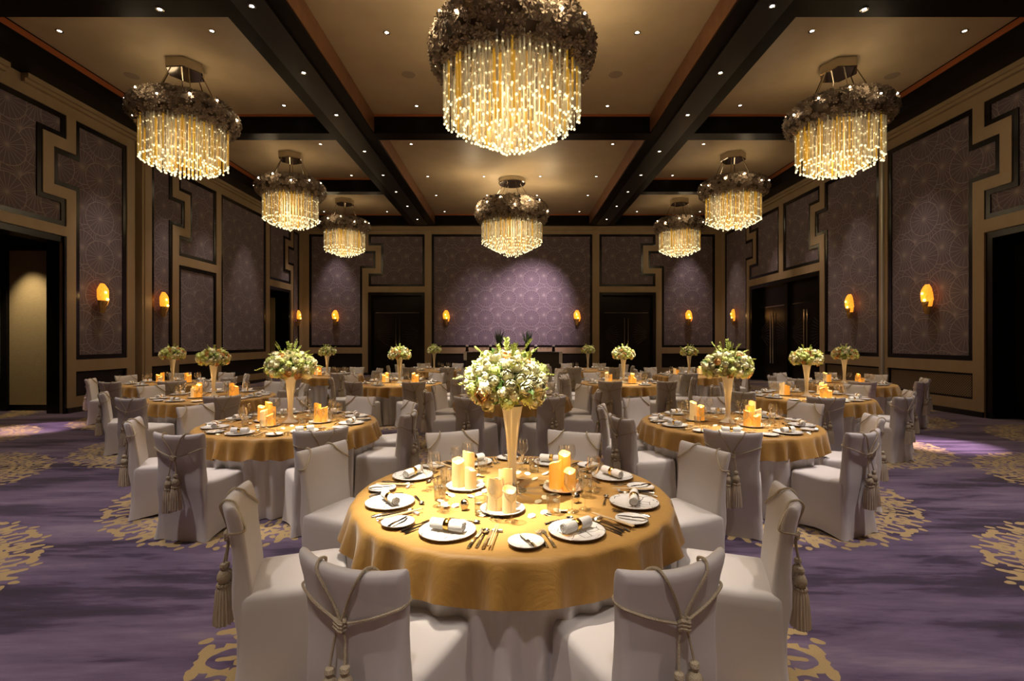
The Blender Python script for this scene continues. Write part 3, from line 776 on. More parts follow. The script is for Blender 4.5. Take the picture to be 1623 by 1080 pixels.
def yb(z):                            # rear profile of the backrest centre line
    t = max(0.0, (z - 0.40) / 0.47)
    return -0.215 - 0.085 * t ** 1.5
def chair_cover():
    mb = MB()
    # skirt and seat: front +y, back -y
    rings = [(0.0, 0.475, 0.515, 0.05), (0.05, 0.465, 0.505, 0.045), (0.15, 0.448, 0.492, 0.042), (0.28, 0.44, 0.482, 0.04), (0.40, 0.438, 0.476, 0.04), (0.45, 0.436, 0.472, 0.045),
             (0.468, 0.425, 0.46, 0.05), (0.476, 0.39, 0.43, 0.05), (0.480, 0.25, 0.28, 0.04), (0.481, 0.05, 0.05, 0.01)]
    vs = []; n = None
    for (z, w, d, r) in rings:
        o = rrect(w, d, r); n = len(o)
        for (x, y) in o:
            zz = z
            ex = abs(x) / (w / 2); ey = abs(y) / (d / 2)
            if z < 0.2:
                k = (1 - z / 0.2)
                edge = min(ex, ey)                      # 1 at corners, 0 mid-side
                arch = (1 - edge) ** 1.0 if max(ex, ey) > 0.9 else 0
                zz = z + 0.030 * arch * k * (1 if z < 0.01 else 0.4)
                pull = 0.045 * arch * k * (1 - 0.3 * arch)
                if ex > ey: x -= math.copysign(pull, x)
                else: y -= math.copysign(pull, y)
                if edge > 0.75: x *= 1 + 0.05 * k * k; y *= 1 + 0.05 * k * k
            if 0.44 < z < 0.47: zz -= 0.012 * (1 - min(1, abs(y) / 0.24)) * (1 if ex > 0.9 else 0)
            vs.append((x, y + 0.005, zz))
    fs = []
    for j in range(len(rings) - 1):
        for k in range(n): k2 = (k + 1) % n; fs.append((j * n + k, j * n + k2, (j + 1) * n + k2, (j + 1) * n + k))
    fs.append(tuple((len(rings) - 1) * n + k for k in range(n)))
    mb.add(vs, fs)
    # backrest
    rows = [(0.02, 0.44, 0.07), (0.30, 0.424, 0.07), (0.42, 0.418, 0.085), (0.50, 0.412, 0.085), (0.56, 0.408, 0.075), (0.64, 0.410, 0.066), (0.72, 0.422, 0.060), (0.79, 0.440, 0.058), (0.835, 0.452, 0.056), (0.862, 0.456, 0.048), (0.874, 0.450, 0.030), (0.877, 0.444, 0.012)]
    vs = []
    for (z, w, d) in rows:
        o = rrect(w, d, min(0.026, d * 0.49)); n = len(o)
        t = max(0.0, (z - 0.45) / 0.42)
        for (x, y) in o:
            u = x / (w / 2)
            curve = 0.050 * (u * u) * min(1, t * 1.2)
            yy = y + yb(z) + curve + (0.012 if z < 0.4 else 0)
            if z > 0.85: zz = z + 0.016 * (abs(u) ** 2.2) - 0.004
            else: zz = z + (0.010 * abs(u) ** 2 * t)
            if 0.03 > z: zz = z - 0.02
            vs.append((x, yy, zz))
    fs = []
    for j in range(len(rows) - 1):
        for k in range(n): k2 = (k + 1) % n; fs.append((j * n + k, j * n + k2, (j + 1) * n + k2, (j + 1) * n + k))
    fs.append(tuple((len(rows) - 1) * n + k for k in range(n)))
    mb.add(vs, fs)
    return mb

def curve_pts(keys, n=8):
    """Catmull-Rom through keys"""
    K = [Vector(k) for k in keys]; K = [2 * K[0] - K[1]] + K + [2 * K[-1] - K[-2]]; out = []
    for i in range(1, len(K) - 2):
        for q in range(n):
            t = q / n; a, b, c, d = K[i - 1], K[i], K[i + 1], K[i + 2]
            out.append(0.5 * ((2 * b) + (c - a) * t + (2 * a - 5 * b + 4 * c - d) * t * t + (3 * b - a - 3 * c + d) * t ** 3))
    out.append(K[-2]); return out

def make_chair():
    t = empty('banquet_chair'); t['category'] = 'chair'
    chair_cover().build('chair_cover', M['cover'], t, smooth=True, angle=75)
    cz = 0.69; kn = (0.0, yb(cz) - 0.048, cz)
    rp_ = MB()
    for sx in (-1, 1):
        bk = lambda x, z, off=0.040: (x, yb(z) - off + 0.050 * (x / 0.22) ** 2 * min(1, (z - 0.45) / 0.42 * 1.2), z)
        keys = [kn, bk(sx * 0.016, 0.73), bk(sx * 0.045, 0.79, 0.038), bk(sx * 0.080, 0.85, 0.036), bk(sx * 0.092, 0.874, 0.022), bk(sx * 0.098, 0.886, 0.0), bk(sx * 0.105, 0.874, -0.030),
                bk(sx * 0.130, 0.84, -0.035), bk(sx * 0.172, 0.80, -0.037), bk(sx * 0.203, 0.775, -0.034), bk(sx * 0.213, 0.768, -0.016), bk(sx * 0.214, 0.765, 0.010), bk(sx * 0.203, 0.760, 0.033),
                bk(sx * 0.13, 0.730, 0.038), bk(sx * 0.05, 0.702, 0.040), kn]
        rp_.tube(curve_pts(keys, 5), 0.0056, 6)
    rp_.build('cord', M['rope'], t)
    kb = MB(); 
    for q in range(3):
        kb.tube([(0.020 * math.cos(a), kn[1] - 0.004 + 0.010 * math.sin(a), cz - 0.012 + q * 0.012 + 0.006 * math.sin(2 * a)) for a in [2 * PI * i / 10 for i in range(10)]], 0.0075, 6, closed=True)
    kb.build('knot', M['rope'], t)
    for sx, dz in ((-1, 0.02), (1, 0.0)):
        x = sx * 0.032; yt = kn[1] - 0.016
        ta = empty('tassel'); ta.parent = t
        hd = MB()
        hd.tube([(sx * 0.008, kn[1], cz), (x * 0.7, kn[1] - 0.002, cz - 0.05), (x, yt, cz - 0.125 - dz)], 0.0045, 6)
        z0 = cz - 0.12 - dz
        hd.lathe([(0.004, 0.0), (0.015, -0.006), (0.018, -0.018), (0.013, -0.030), (0.010, -0.034), (0.020, -0.040), (0.028, -0.058), (0.029, -0.075), (0.022, -0.092), (0.018, -0.098)], 14, (x, yt, z0))
        for k in range(10):
            a = 2 * PI * k / 10; hd.ball((x + 0.024 * math.cos(a), yt + 0.024 * math.sin(a), z0 - 0.104), 0.0095, 6, 4)
        hd.build('tassel_head', M['rope'], ta)
        fr = MB(); n = 36; prof = [(0.022, -0.108), (0.032, -0.13), (0.037, -0.19), (0.041, -0.245), (0.043, -0.285)]
        vs = [(x + r * (1 + (0.10 if k % 2 else -0.06)) * math.cos(2 * PI * k / n), yt + r * (1 + (0.10 if k % 2 else -0.06)) * math.sin(2 * PI * k / n), z0 + zz + (0.006 * math.sin(k * 2.3) if zz < -0.27 else 0)) for (r, zz) in prof for k in range(n)]
        fs = [(j * n + k, j * n + (k + 1) % n, (j + 1) * n + (k + 1) % n, (j + 1) * n + k) for j in range(4) for k in range(n)] + [tuple(4 * n + k for k in range(n))]
        fr.add(vs, fs); fr.build('tassel_fringe', M['fringe'], ta, angle=25)
    return register(t)
chair0 = make_chair()

# ------------------------------------------------------------------ tables
TR = 0.90; TZ = 0.75
def overlay(seed):
    R_ = random.Random(seed); n = 240; mb = MB(); vs = []; fs = []
    w = [(R_.choice((5, 7, 9)), R_.uniform(0, 6), 0.010), (R_.choice((13, 15, 17)), R_.uniform(0, 6), 0.016), (R_.choice((25, 29, 33)), R_.uniform(0, 6), 0.020), (47, R_.uniform(0, 6), 0.008)]
    rings = [(0.02, 0), (0.3, 0), (0.6, 0), (0.80, 0), (0.875, -0.001), (0.893, -0.006), (0.903, -0.018), (0.908, -0.045), (0.915, -0.095), (0.923, -0.15), (0.930, -0.195)]
    ph = []
    for k in range(n):
        a = 2 * PI * k / n
        ph.append(sum(q[2] * math.sin(q[0] * a + q[1] + 0.8 * math.sin(3 * a + seed)) for q in w))
    for j, (r, z) in enumerate(rings):
        t = max(0, -z / 0.195)
        for k in range(n):
            a = 2 * PI * k / n
            rr = r + ph[k] * 1.25 * t ** 0.8
            zz = TZ + z + (0.020 * ph[k] / 0.03 * t * t if t else 0) + (0.0012 * math.sin(9 * a) if 0 < j < 4 else 0)
            vs.append((rr * math.cos(a), rr * math.sin(a), zz))
    for j in range(len(rings) - 1):
        for k in range(n): k2 = (k + 1) % n; fs.append((j * n + k, j * n + k2, (j + 1) * n + k2, (j + 1) * n + k))
    fs.append(tuple(range(n))); mb.add(vs, fs); return mb
def skirt(seed):
    R_ = random.Random(seed); n = 288; mb = MB(); vs = []; fs = []
    f1, p1, p2 = 38, R_.uniform(0, 6), R_.uniform(0, 6)
    rings = [(0.02, 0.0), (0.80, 0.0), (0.862, -0.004), (0.870, -0.03), (0.868, -0.2), (0.862, -0.4), (0.86, -0.6), (0.862, -0.735)]
    for j, (r, z) in enumerate(rings):
        t = min(1.0, -z / 0.4)
        for k in range(n):
            a = 2 * PI * k / n
            fold = 0.026 * math.sin(f1 * a + p1 + 1.3 * math.sin(5 * a + p2)) + 0.008 * math.sin(19 * a + p2)
            vs.append(((r + fold * t) * math.cos(a), (r + fold * t) * math.sin(a), TZ - 0.008 + z))
    for j in range(len(rings) - 1):
        for k in range(n): k2 = (k + 1) % n; fs.append((j * n + k, j * n + k2, (j + 1) * n + k2, (j + 1) * n + k))
    mb.add(vs, fs); return mb

PA = [-103, -150, 163, 118, 75, 33, -10, -55]
PBm = [-112, -65, -20, 27, 74, 122, 165, -158]
PC = [-115, -65, -20, 23, 66, 113, 156, -160]
TABLES = [  # x, y, angles, seat radii pattern, words
    (0.0, 2.875, PC, 'front table', 0),
    (-2.40, 5.3, PA, 'table left behind the front one', 1),
    (2.34, 5.3, PBm, 'table right behind the front one', 1),
    (0.0, 7.8, PC, 'table hidden behind the big bouquet', 2),
    (-4.76, 7.8, PA, 'third-row left table', 2),
    (4.70, 7.8, PBm, 'third-row right table', 2),
    (-2.37, 10.3, PC, 'fourth-row table left of centre', 3),
    (2.37, 10.4, PC, 'fourth-row table right of centre', 3),
    (-7.15, 10.3, PA, 'table near the left wall sconces', 3),
    (7.00, 10.3, PBm, 'table near the right wall grille', 3),
    (0.0, 12.7, PC, 'fifth-row middle table', 4),
    (-4.80, 12.7, PA, 'fifth-row left table', 4),
    (4.60, 12.7, PBm, 'fifth-row right table', 4),
    (-2.42, 15.2, PC, 'last-row table left of centre', 4),
    (2.36, 15.2, PC, 'last-row table right of centre', 4)]
def seat_words(a):
    a = (a + 180) % 360 - 180
    names = [(-112, 'near left'), (-62, 'near right'), (-16, 'right near'), (28, 'right far'), (70, 'far right'), (117, 'far left'), (162, 'left far'), (-156, 'left near')]
    return min(names, key=lambda q: abs((a - q[0] + 180) % 360 - 180))[1]
SEAT = {'near left': 'near edge, left half', 'near right': 'near edge, right half', 'right near': 'right end, nearer seat', 'right far': 'right end, farther seat',
        'far right': 'far edge, right half', 'far left': 'far edge, left half', 'left far': 'left end, farther seat', 'left near': 'left end, nearer seat'}

# ---- table ware prototypes (origin at the point that stands on the cloth; +y looks to the table centre)
def single(name, mb, mats, cat, angle=40):
    o = mb.build(name, mats, None, True, angle); o['category'] = cat; KIDS[o.name] = []; return o
def plate_mb(r):
    return [(0.001, 0.006), (r * 0.62, 0.006), (r * 0.72, 0.010), (r * 0.95, 0.016), (r * 0.985, 0.0165)], [(r * 0.985, 0.0165), (r, 0.0155), (r * 0.99, 0.012), (r * 0.6, 0.0), (0.001, 0.0)]
def make_plate(name, r, m0, cat='plate'):
    mb = MB(); a, b = plate_mb(r); mb.cur = 0; mb.lathe(a, 40, cap=False); mb.cur = 1; mb.lathe([(b[0][0], b[0][1]), (b[1][0], b[1][1]), (b[2][0], b[2][1])], 40, cap=False); mb.cur = 0; mb.lathe(b[2:], 40, cap=False)
    return single(name, mb, [m0, M['rimgrey']], cat, 80)
P_plate = make_plate('dinner_plate', 0.132, M['plate'])
P_side = make_plate('side_plate', 0.080, M['china'])
def make_napkin():
    t = empty('rolled_napkin'); t['category'] = 'napkin'
    mb = MB(); n = 20; L = 0.165; R0 = 0.024
    vs = []; fs = []; xs = [-L / 2, -L / 2 + 0.004, -0.03, 0.0, 0.03, L / 2 - 0.004, L / 2]; rs = [0.9, 1.0, 1.0, 0.86, 1.0, 1.02, 0.92]
    for x, q in zip(xs, rs):
        for k in range(n):
            a = 2 * PI * k / n; rr = R0 * q * (1 + 0.06 * math.cos(3 * a + 1)); vs.append((x, rr * math.cos(a), 0.021 + max(-0.021, rr * math.sin(a))))
    for j in range(len(xs) - 1):
        for k in range(n): k2 = (k + 1) % n; fs.append((j * n + k, j * n + k2, (j + 1) * n + k2, (j + 1) * n + k))
    mb.add(vs, fs)
    for x in (-L / 2, L / 2):           # rolled spiral ends
        sp_ = [(x, 0.003 + 0.0195 * (1 - q / 26) * math.cos(q * 0.6), 0.022 + 0.0195 * (1 - q / 26) * math.sin(q * 0.6)) for q in range(26)]
        mb.tube(sp_, 0.0026, 5)
        mb.lathe([(0.0001, 0), (0.02, 0)], 12, cap=False)
        base = len(mb.v) - 24
        for i in range(base, len(mb.v)):
            vx, vy, vz = mb.v[i]; mb.v[i] = (x * 0.985, vx, 0.022 + vy)
    mb.build('napkin', M['napkin'], t, True, 60)
    rg = MB(); n = 24; vs = []
    for x, q in ((-0.013, 1.0), (-0.011, 1.08), (0.011, 1.08), (0.013, 1.0)):
        for k in range(n):
            a = 2 * PI * k / n; vs.append((x, 0.0245 * q * math.cos(a), 0.0215 + max(-0.0215, 0.0245 * q * math.sin(a))))
    fs = [(j * n + k, j * n + (k + 1) % n, (j + 1) * n + (k + 1) % n, (j + 1) * n + k) for j in range(3) for k in range(n)]
    rg.add(vs, fs).build('napkin_ring', M['goldring'], t, True, 50)
    return register(t)
P_nap = make_napkin()
def handle(mb, y0, y1, w0=0.0045, w1=0.008, z=0.003):
    n = 6; vs = []; fs = []
    for j in range(n + 1):
        t = j / n; y = y0 + (y1 - y0) * t; w = w1 + (w0 - w1) * min(1, t * 1.3); zz = z + 0.004 * math.sin(PI * t)
        vs += [(-w, y, zz - 0.0015), (w, y, zz - 0.0015), (w * 0.6, y, zz + 0.002), (-w * 0.6, y, zz + 0.002)]
    for j in range(n):
        for k in range(4): k2 = (k + 1) % 4; fs.append((j * 4 + k, j * 4 + k2, (j + 1) * 4 + k2, (j + 1) * 4 + k))
    fs += [(3, 2, 1, 0), (n * 4, n * 4 + 1, n * 4 + 2, n * 4 + 3)]
    mb.add(vs, fs)
def knife_mb(L=0.225):
    mb = MB(); handle(mb, -L / 2, 0.0, 0.0055, 0.0085)
    mb.add([(-0.006, 0, 0.0035), (0.008, 0, 0.0035), (0.010, L * 0.2, 0.0035), (0.006, L * 0.40, 0.0035), (-0.002, L / 2, 0.0035), (-0.006, L * 0.4, 0.0035),
            (-0.006, 0, 0.005), (0.008, 0, 0.005), (0.010, L * 0.2, 0.005), (0.006, L * 0.40, 0.005), (-0.002, L / 2, 0.005), (-0.006, L * 0.4, 0.005)],
           [(5, 4, 3, 2, 1, 0), (6, 7, 8, 9, 10, 11)] + [(i, (i + 1) % 6, 6 + (i + 1) % 6, 6 + i) for i in range(6)])
    return mb
def fork_mb(L=0.20):
    mb = MB(); handle(mb, -L / 2, L * 0.2, 0.0035, 0.0085)
    mb.add([(-0.0035, L * .2, .002), (0.0035, L * .2, .002), (0.0115, L * .29, .001), (0.0115, L * .34, .001), (-0.0115, L * .34, .001), (-0.0115, L * .29, .001),
            (-0.0035, L * .2, .005), (0.0035, L * .2, .005), (0.0115, L * .29, .003), (0.0115, L * .34, .003), (-0.0115, L * .34, .003), (-0.0115, L * .29, .003)],
           [(5, 4, 3, 2, 1, 0), (6, 7, 8, 9, 10, 11)] + [(i, (i + 1) % 6, 6 + (i + 1) % 6, 6 + i) for i in range(6)])
    for x in (-0.0098, -0.0033, 0.0033, 0.0098): mb.box(x - 0.0016, x + 0.0016, L * 0.34, L / 2, 0.0012, 0.0035)
    return mb
def spoon_mb(L=0.20, rw=0.018):
    mb = MB(); handle(mb, -L / 2, L * 0.24, 0.003, 0.008)
    n = 14; m = 4; vs = []; fs = []
    for j in range(m + 1):
        q = j / m
        for k in range(n):
            a = 2 * PI * k / n; vs.append((rw * q * math.cos(a), L * 0.36 + rw * 1.45 * q * math.sin(a), 0.001 + 0.008 * q * q))
    for j in range(m):
        for k in range(n): k2 = (k + 1) % n; fs.append((j * n + k, j * n + k2, (j + 1) * n + k2, (j + 1) * n + k))
    mb.add(vs, fs); return mb
P_knife = single('table_knife', knife_mb(), M['silver'], 'knife')
P_fish = single('fish_knife', knife_mb(0.205), M['silver'], 'knife')
P_fork = single('dinner_fork', fork_mb(), M['silver'], 'fork')
P_sfork = single('salad_fork', fork_mb(0.18), M['silver'], 'fork')
P_spoon = single('soup_spoon', spoon_mb(), M['silver'], 'spoon')
P_dspoon = single('dessert_spoon', spoon_mb(0.17, 0.015), M['silver'], 'spoon')
P_butter = single('butter_knife', knife_mb(0.15), M['silver'], 'knife')
cp = MB()
for x in (-0.006, 0.006): cp.tube([(x, -0.12, 0.012), (x * 0.8, 0.12, 0.014)], [0.0042, 0.0026], 6)
P_chop = single('chopsticks', cp, M['wood'], 'chopsticks')
P_rest = single('chopstick_rest', MB().box(-0.024, 0.024, -0.007, 0.007, 0.0, 0.009), M['china'], 'chopstick rest')
def glass_mb(bowl_r, bowl_h, stem, foot):
    mb = MB()
    pr = [(foot, 0.0), (foot, 0.002), (foot * 0.5, 0.005), (0.005, 0.010), (0.0036, 0.02), (0.0036, stem - 0.01), (0.008, stem), (bowl_r * 0.62, stem + bowl_h * 0.13), (bowl_r * 0.95, stem + bowl_h * 0.36), (bowl_r, stem + bowl_h * 0.5), (bowl_r * 0.9, stem + bowl_h * 0.8), (bowl_r * 0.8, stem + bowl_h)]
    mb.lathe(pr, 24, cap=False); return mb
P_wine = single('wine_glass', glass_mb(0.043, 0.105, 0.10, 0.036), M['glass'], 'glass', 80)
P_white = single('white_wine_glass', glass_mb(0.036, 0.09, 0.095, 0.033), M['glass'], 'glass', 80)
P_tumb = single('water_tumbler', MB().lathe([(0.0001, 0.008), (0.028, 0.008), (0.034, 0.09), (0.036, 0.09), (0.031, 0.0), (0.0001, 0.0)], 24, cap=False), M['glass'], 'glass', 60)
P_salt = single('salt_shaker', MB().lathe([(0.014, 0), (0.017, 0.004), (0.017, 0.010), (0.022, 0.022), (0.023, 0.034), (0.018, 0.046), (0.008, 0.053), (0.0001, 0.055)], 18, cap=False), M['chrome'], 'salt shaker', 60)
P_cplate = make_plate('candle_plate', 0.118, M['china'], 'plate')

def make_candle(h, r, wax, seed):
    t = empty('pillar_candle'); t['category'] = 'candle'
    R_ = random.Random(seed); ph = R_.uniform(0, 6); n = 28
    mb = MB(); vs = []; fs = []
    top = lambda a: h - 0.010 + 0.012 * math.sin(a + ph) + 0.003 * math.sin(3 * a)
    prof = [(1.0, 0.0), (1.0, 0.5), (1.0, 0.93), (0.985, 1.0), (0.90, 1.0)]
    for (q, f) in prof:
        for k in range(n):
            a = 2 * PI * k / n; vs.append((r * q * math.cos(a), r * q * math.sin(a), top(a) * f))
    for j in range(len(prof) - 1):
        for k in range(n): k2 = (k + 1) % n; fs.append((j * n + k, j * n + k2, (j + 1) * n + k2, (j + 1) * n + k))
    mb.add(vs, fs); mb.build('wax', wax, t, True, 60)
    cu = MB(); vs = []; fs = []
    prof = [(0.90, 0.0), (0.80, -0.014), (0.5, -0.024), (0.02, -0.026)]
    for (q, dz) in prof:
        for k in range(n):
            a = 2 * PI * k / n; vs.append((r * q * math.cos(a), r * q * math.sin(a), (top(a) if dz == 0 else h - 0.010 + 0.5 * (top(a) - h + 0.01)) + dz))
    for j in range(len(prof) - 1):
        for k in range(n): k2 = (k + 1) % n; fs.append((j * n + k, j * n + k2, (j + 1) * n + k2, (j + 1) * n + k))
    cu.add(vs, fs); cu.build('glowing_cup', M['cup'], t)
    MB().lathe([(0.0005, 0), (0.005, 0.006), (0.004, 0.014), (0.0004, 0.026)], 8, (0, 0, h - 0.036), cap=False).build('flame', M['flame'], t)
    return register(t)
CAND = {}
for wx in ('y', 'o'):
    for i, (h, r) in enumerate(((0.205, 0.037), (0.165, 0.037), (0.125, 0.036))):
        CAND[wx, i] = make_candle(h, r, M['wax_' + wx], i + (3 if wx == 'o' else 0))
HN = {0: 'tall', 1: 'medium', 2: 'short'}

def make_vase():
    t = empty('trumpet_vase'); t['category'] = 'vase'
    MB().lathe([(0.030, 0.055), (0.026, 0.07), (0.024, 0.12), (0.028, 0.22), (0.036, 0.32), (0.047, 0.41), (0.058, 0.475), (0.063, 0.50), (0.058, 0.50), (0.042, 0.40), (0.02, 0.2), (0.001, 0.1)], 28, cap=False).build('vase_body', M['vase'], t, True, 70)
    MB().lathe([(0.085, 0.0), (0.085, 0.006), (0.06, 0.014), (0.030, 0.028), (0.027, 0.055)], 28).build('crystal_foot', M['crystal'], t, True, 60)
    return register(t)
P_vase = make_vase()
def make_vase2():
    t = empty('trumpet_vase'); t['category'] = 'vase'
    MB().lathe([(0.085, 0.0), (0.088, 0.006), (0.07, 0.016), (0.042, 0.035), (0.028, 0.07), (0.024, 0.12), (0.028, 0.22), (0.036, 0.32), (0.047, 0.41), (0.058, 0.475), (0.063, 0.50), (0.058, 0.50), (0.042, 0.40), (0.02, 0.2), (0.001, 0.1)], 28, cap=False).build('vase_body', M['vase'], t, True, 70)
    return register(t)
P_vase2 = make_vase2()

# ---- flowers
def petal(mb, r, th0, wid, ph1, tilt=0.0):
    """cupped petal lying on a ball of radius r, from its foot up to polar angle ph1"""
    m, n = 4, 4; vs = []
    for j in range(m + 1):
        t = j / m; ph = 0.35 + (ph1 - 0.35) * t
        for i in range(n + 1):
            s_ = (i / n - 0.5) * 2
            w = wid * (0.55 + 0.45 * math.sin(PI * min(1, t * 0.9)))
            a = th0 + s_ * w * (1 - 0.35 * t ** 3)
            phh = ph - 0.16 * s_ * s_ * t
            rr = r * (1 + tilt * t * t + 0.05 * math.cos(s_ * 2) * t)
            vs.append((rr * math.sin(phh) * math.cos(a), rr * math.sin(phh) * math.sin(a), -rr * math.cos(phh)))
    fs = [(j * (n + 1) + i, j * (n + 1) + i + 1, (j + 1) * (n + 1) + i + 1, (j + 1) * (n + 1) + i) for j in range(m) for i in range(n)]
    mb.add(vs, fs)
def rose_mb(r=0.034, seed=0, lite=False):
    R_ = random.Random(seed); mb = MB()
    L_ = ((1.0, 5, 1.75, 0.16), (0.90, 5, 2.1, 0.06), (0.76, 4, 2.4, 0.02), (0.58, 3, 2.6, 0.0), (0.40, 3, 2.7, 0.0)) if not lite else ((1.0, 4, 1.8, 0.15), (0.82, 4, 2.3, 0.0), (0.55, 3, 2.6, 0.0))
    for (q, c, ph1, ti_) in L_:
        for k in range(c): petal(mb, r * q, 2 * PI * k / c + R_.uniform(-.2, .2) + q * 3, PI / c * 1.25, ph1, ti_)
    mb.ball((0, 0, 0), r * 0.36, 8, 5)
    return mb
def bloom_mb(r=0.036, seed=1, k=26, pet=4):
    """ball of small florets (hydrangea, stock)"""
    R_ = random.Random(seed); mb = MB(); mb.ball((0, 0, 0), r * 0.78, 8, 6)
    fl = MB()
    for q in range(pet):
        a = q * 2 * PI / pet; b = 0.55
        fl.add([(0, 0, 0), (0.010 * math.cos(a - b), 0.010 * math.sin(a - b), 0.003), (0.014 * math.cos(a), 0.014 * math.sin(a), 0.0), (0.010 * math.cos(a + b), 0.010 * math.sin(a + b), 0.003)], [(0, 1, 2, 3)])
    for i in range(k):
        z = 1 - 2 * (i + 0.5) / k; a = i * 2.39996; s_ = math.sqrt(1 - z * z)
        v = Vector((s_ * math.cos(a), s_ * math.sin(a), z))
        mb.merge(fl, Matrix.Translation(v * r * R_.uniform(0.88, 1.08)) @ v.to_track_quat('Z', 'Y').to_matrix().to_4x4() @ Matrix.Rotation(R_.uniform(0, 3), 4, 'Z') @ Matrix.Rotation(R_.uniform(-.4, .4), 4, 'X'))
    return mb
def leaf_mb(L=0.06, w=0.018):
    mb = MB(); vs = []; m = 5
    for j in range(m + 1):
        t = j / m; ww = w * math.sin(PI * (0.08 + 0.92 * t) ** 0.9) if t < 1 else 0.0005
        z = 0.25 * L * math.sin(t * PI * 0.8)
        vs += [(-ww, L * t, z + ww * 0.3), (0, L * t, z), (ww, L * t, z + ww * 0.3)]
    fs = []
    for j in range(m):
        for i in range(2): fs.append((j * 3 + i, j * 3 + i + 1, (j + 1) * 3 + i + 1, (j + 1) * 3 + i))
    mb.add(vs, fs); return mb
LEAF = leaf_mb()
def foliage_mb(seed, A=0.235, B=0.20, nl=170, sprays=9, sp_len=0.11):
    R_ = random.Random(seed); mb = MB()
    mb.cur = 0
    mb.ball((0, 0, 0.0), A * 0.70, 12, 8, sz=B / A)
    for i in range(nl):
        z = R_.uniform(-0.55, 1); a = R_.uniform(0, 2 * PI); s_ = math.sqrt(max(0, 1 - z * z))
        v = Vector((s_ * math.cos(a), s_ * math.sin(a), z)); p = Vector((v.x * A, v.y * A, v.z * B)) * R_.uniform(0.70, 0.92)
        mb.cur = 0 if R_.random() < 0.5 else 1
        mb.merge(LEAF, Matrix.Translation(p) @ v.to_track_quat('Y', 'Z').to_matrix().to_4x4() @ Matrix.Rotation(R_.uniform(0, 6), 4, 'Y') @ Matrix.Rotation(R_.uniform(-.6, .6), 4, 'X') @ Matrix.Scale(R_.uniform(0.8, 1.3), 4), mi=mb.cur)
    mb.cur = 1
    for i in range(sprays):
        a = 2 * PI * i / sprays + R_.uniform(-.3, .3); el = R_.uniform(-0.1, 1.2) if i % 3 else R_.uniform(0.9, 1.4)
        v = Vector((math.cos(a) * math.cos(el), math.sin(a) * math.cos(el), math.sin(el)))
        p0 = Vector((v.x * A, v.y * A, v.z * B)) * 0.8; L = R_.uniform(0.7, 1.2) * sp_len
        p1 = p0 + v * L * 0.6 + Vector((0, 0, 0.01)); p2 = p1 + v * L * 0.5 - Vector((0, 0, 0.02))
        cs = curve_pts([p0, p1, p2], 4); mb.tube(cs, 0.0016, 4)
        for q in cs[2:]:
            for sd in (-1, 1):
                mb.merge(LEAF, Matrix.Translation(q) @ v.to_track_quat('Y', 'Z').to_matrix().to_4x4() @ Matrix.Rotation(sd * 0.9, 4, 'Z') @ Matrix.Rotation(R_.uniform(-.5, .5), 4, 'Y') @ Matrix.Scale(R_.uniform(0.3, 0.45), 4), mi=1)
    return mb
def flower_spots(n, A, B, seed, zmin=-0.60):
    R_ = random.Random(seed); out = []
    for i in range(n):
        z = 1 - (1 - zmin) * (i + 0.5) / n; a = i * 2.39996 + R_.uniform(-.12, .12); s_ = math.sqrt(max(0, 1 - z * z))
        v = Vector((s_ * math.cos(a), s_ * math.sin(a), z)); q = R_.uniform(0.90, 1.06)
        out.append((Vector((v.x * A, v.y * A, v.z * B)) * q, v, R_.random(), R_.uniform(0.8, 1.2), R_.uniform(0, 6)))
    return out
ROSES = [rose_mb(0.036, s) for s in range(3)]
BLOOM = [bloom_mb(0.036, s) for s in range(2)]
LITE = [rose_mb(0.030, 9, True), bloom_mb(0.032, 4, 14)]
me_rose = {c: [r.mesh('rose', M[c]) for r in ROSES] for c in ('white_rose', 'peach_rose')}
me_bloom = {c: [r.mesh('bloom', M[c]) for r in BLOOM] for c in ('white_rose', 'green_rose')}
def make_bouquet(seed, A, B, n, parts=True, warm=0.14, green=0.30):
    t = empty('flower_bouquet'); t['category'] = 'flowers'
    spots = flower_spots(n, A, B, seed)
    if parts:
        for (p, v, u, sc, rz) in spots:
            side = warm * (1.6 if v.z < -0.1 else 0.8)
            if u < side: nm, me = 'peach_rose', me_rose['peach_rose'][int(sc * 100) % 3]
            elif u < side + green: nm, me = 'green_bloom', me_bloom['green_rose'][int(sc * 100) % 2]
            elif u < side + green + 0.15: nm, me = 'white_bloom', me_bloom['white_rose'][int(sc * 100) % 2]
            else: nm, me = 'white_rose', me_rose['white_rose'][int(sc * 100) % 3]
            o = obj(nm, me, t); o.location = p
            o.rotation_euler = (v.to_track_quat('Z', 'Y').to_matrix().to_4x4() @ Matrix.Rotation(rz, 4, 'Z')).to_euler(); o.scale = (sc, sc, sc)
    else:
        mb = MB()
        for (p, v, u, sc, rz) in spots:
            mi = 2 if u < warm else (1 if u < warm + green else 0)
            mb.merge(LITE[1] if (mi == 1 or u > 0.8) else LITE[0], Matrix.Translation(p) @ v.to_track_quat('Z', 'Y').to_matrix().to_4x4() @ Matrix.Rotation(rz, 4, 'Z') @ Matrix.Scale(sc, 4), mi=mi)
        o = mb.build('blossoms', [M['white_rose'], M['green_rose'], M['peach_rose']], t, True, None); o['kind'] = 'stuff'
    f = foliage_mb(seed, A * 0.98, B * 0.98, 150 if parts else 60, 13 if parts else 9, 0.14 if parts else 0.10).build('foliage', [M['leaf'], M['lime']], t, False); f['kind'] = 'stuff'
    return register(t)
P_bq_front = make_bouquet(11, 0.222, 0.176, 98)
P_bq_mid = make_bouquet(12, 0.235, 0.165, 92, warm=0.10)
P_bq_far = make_bouquet(13, 0.225, 0.150, 90, parts=False, warm=0.16, green=0.34)
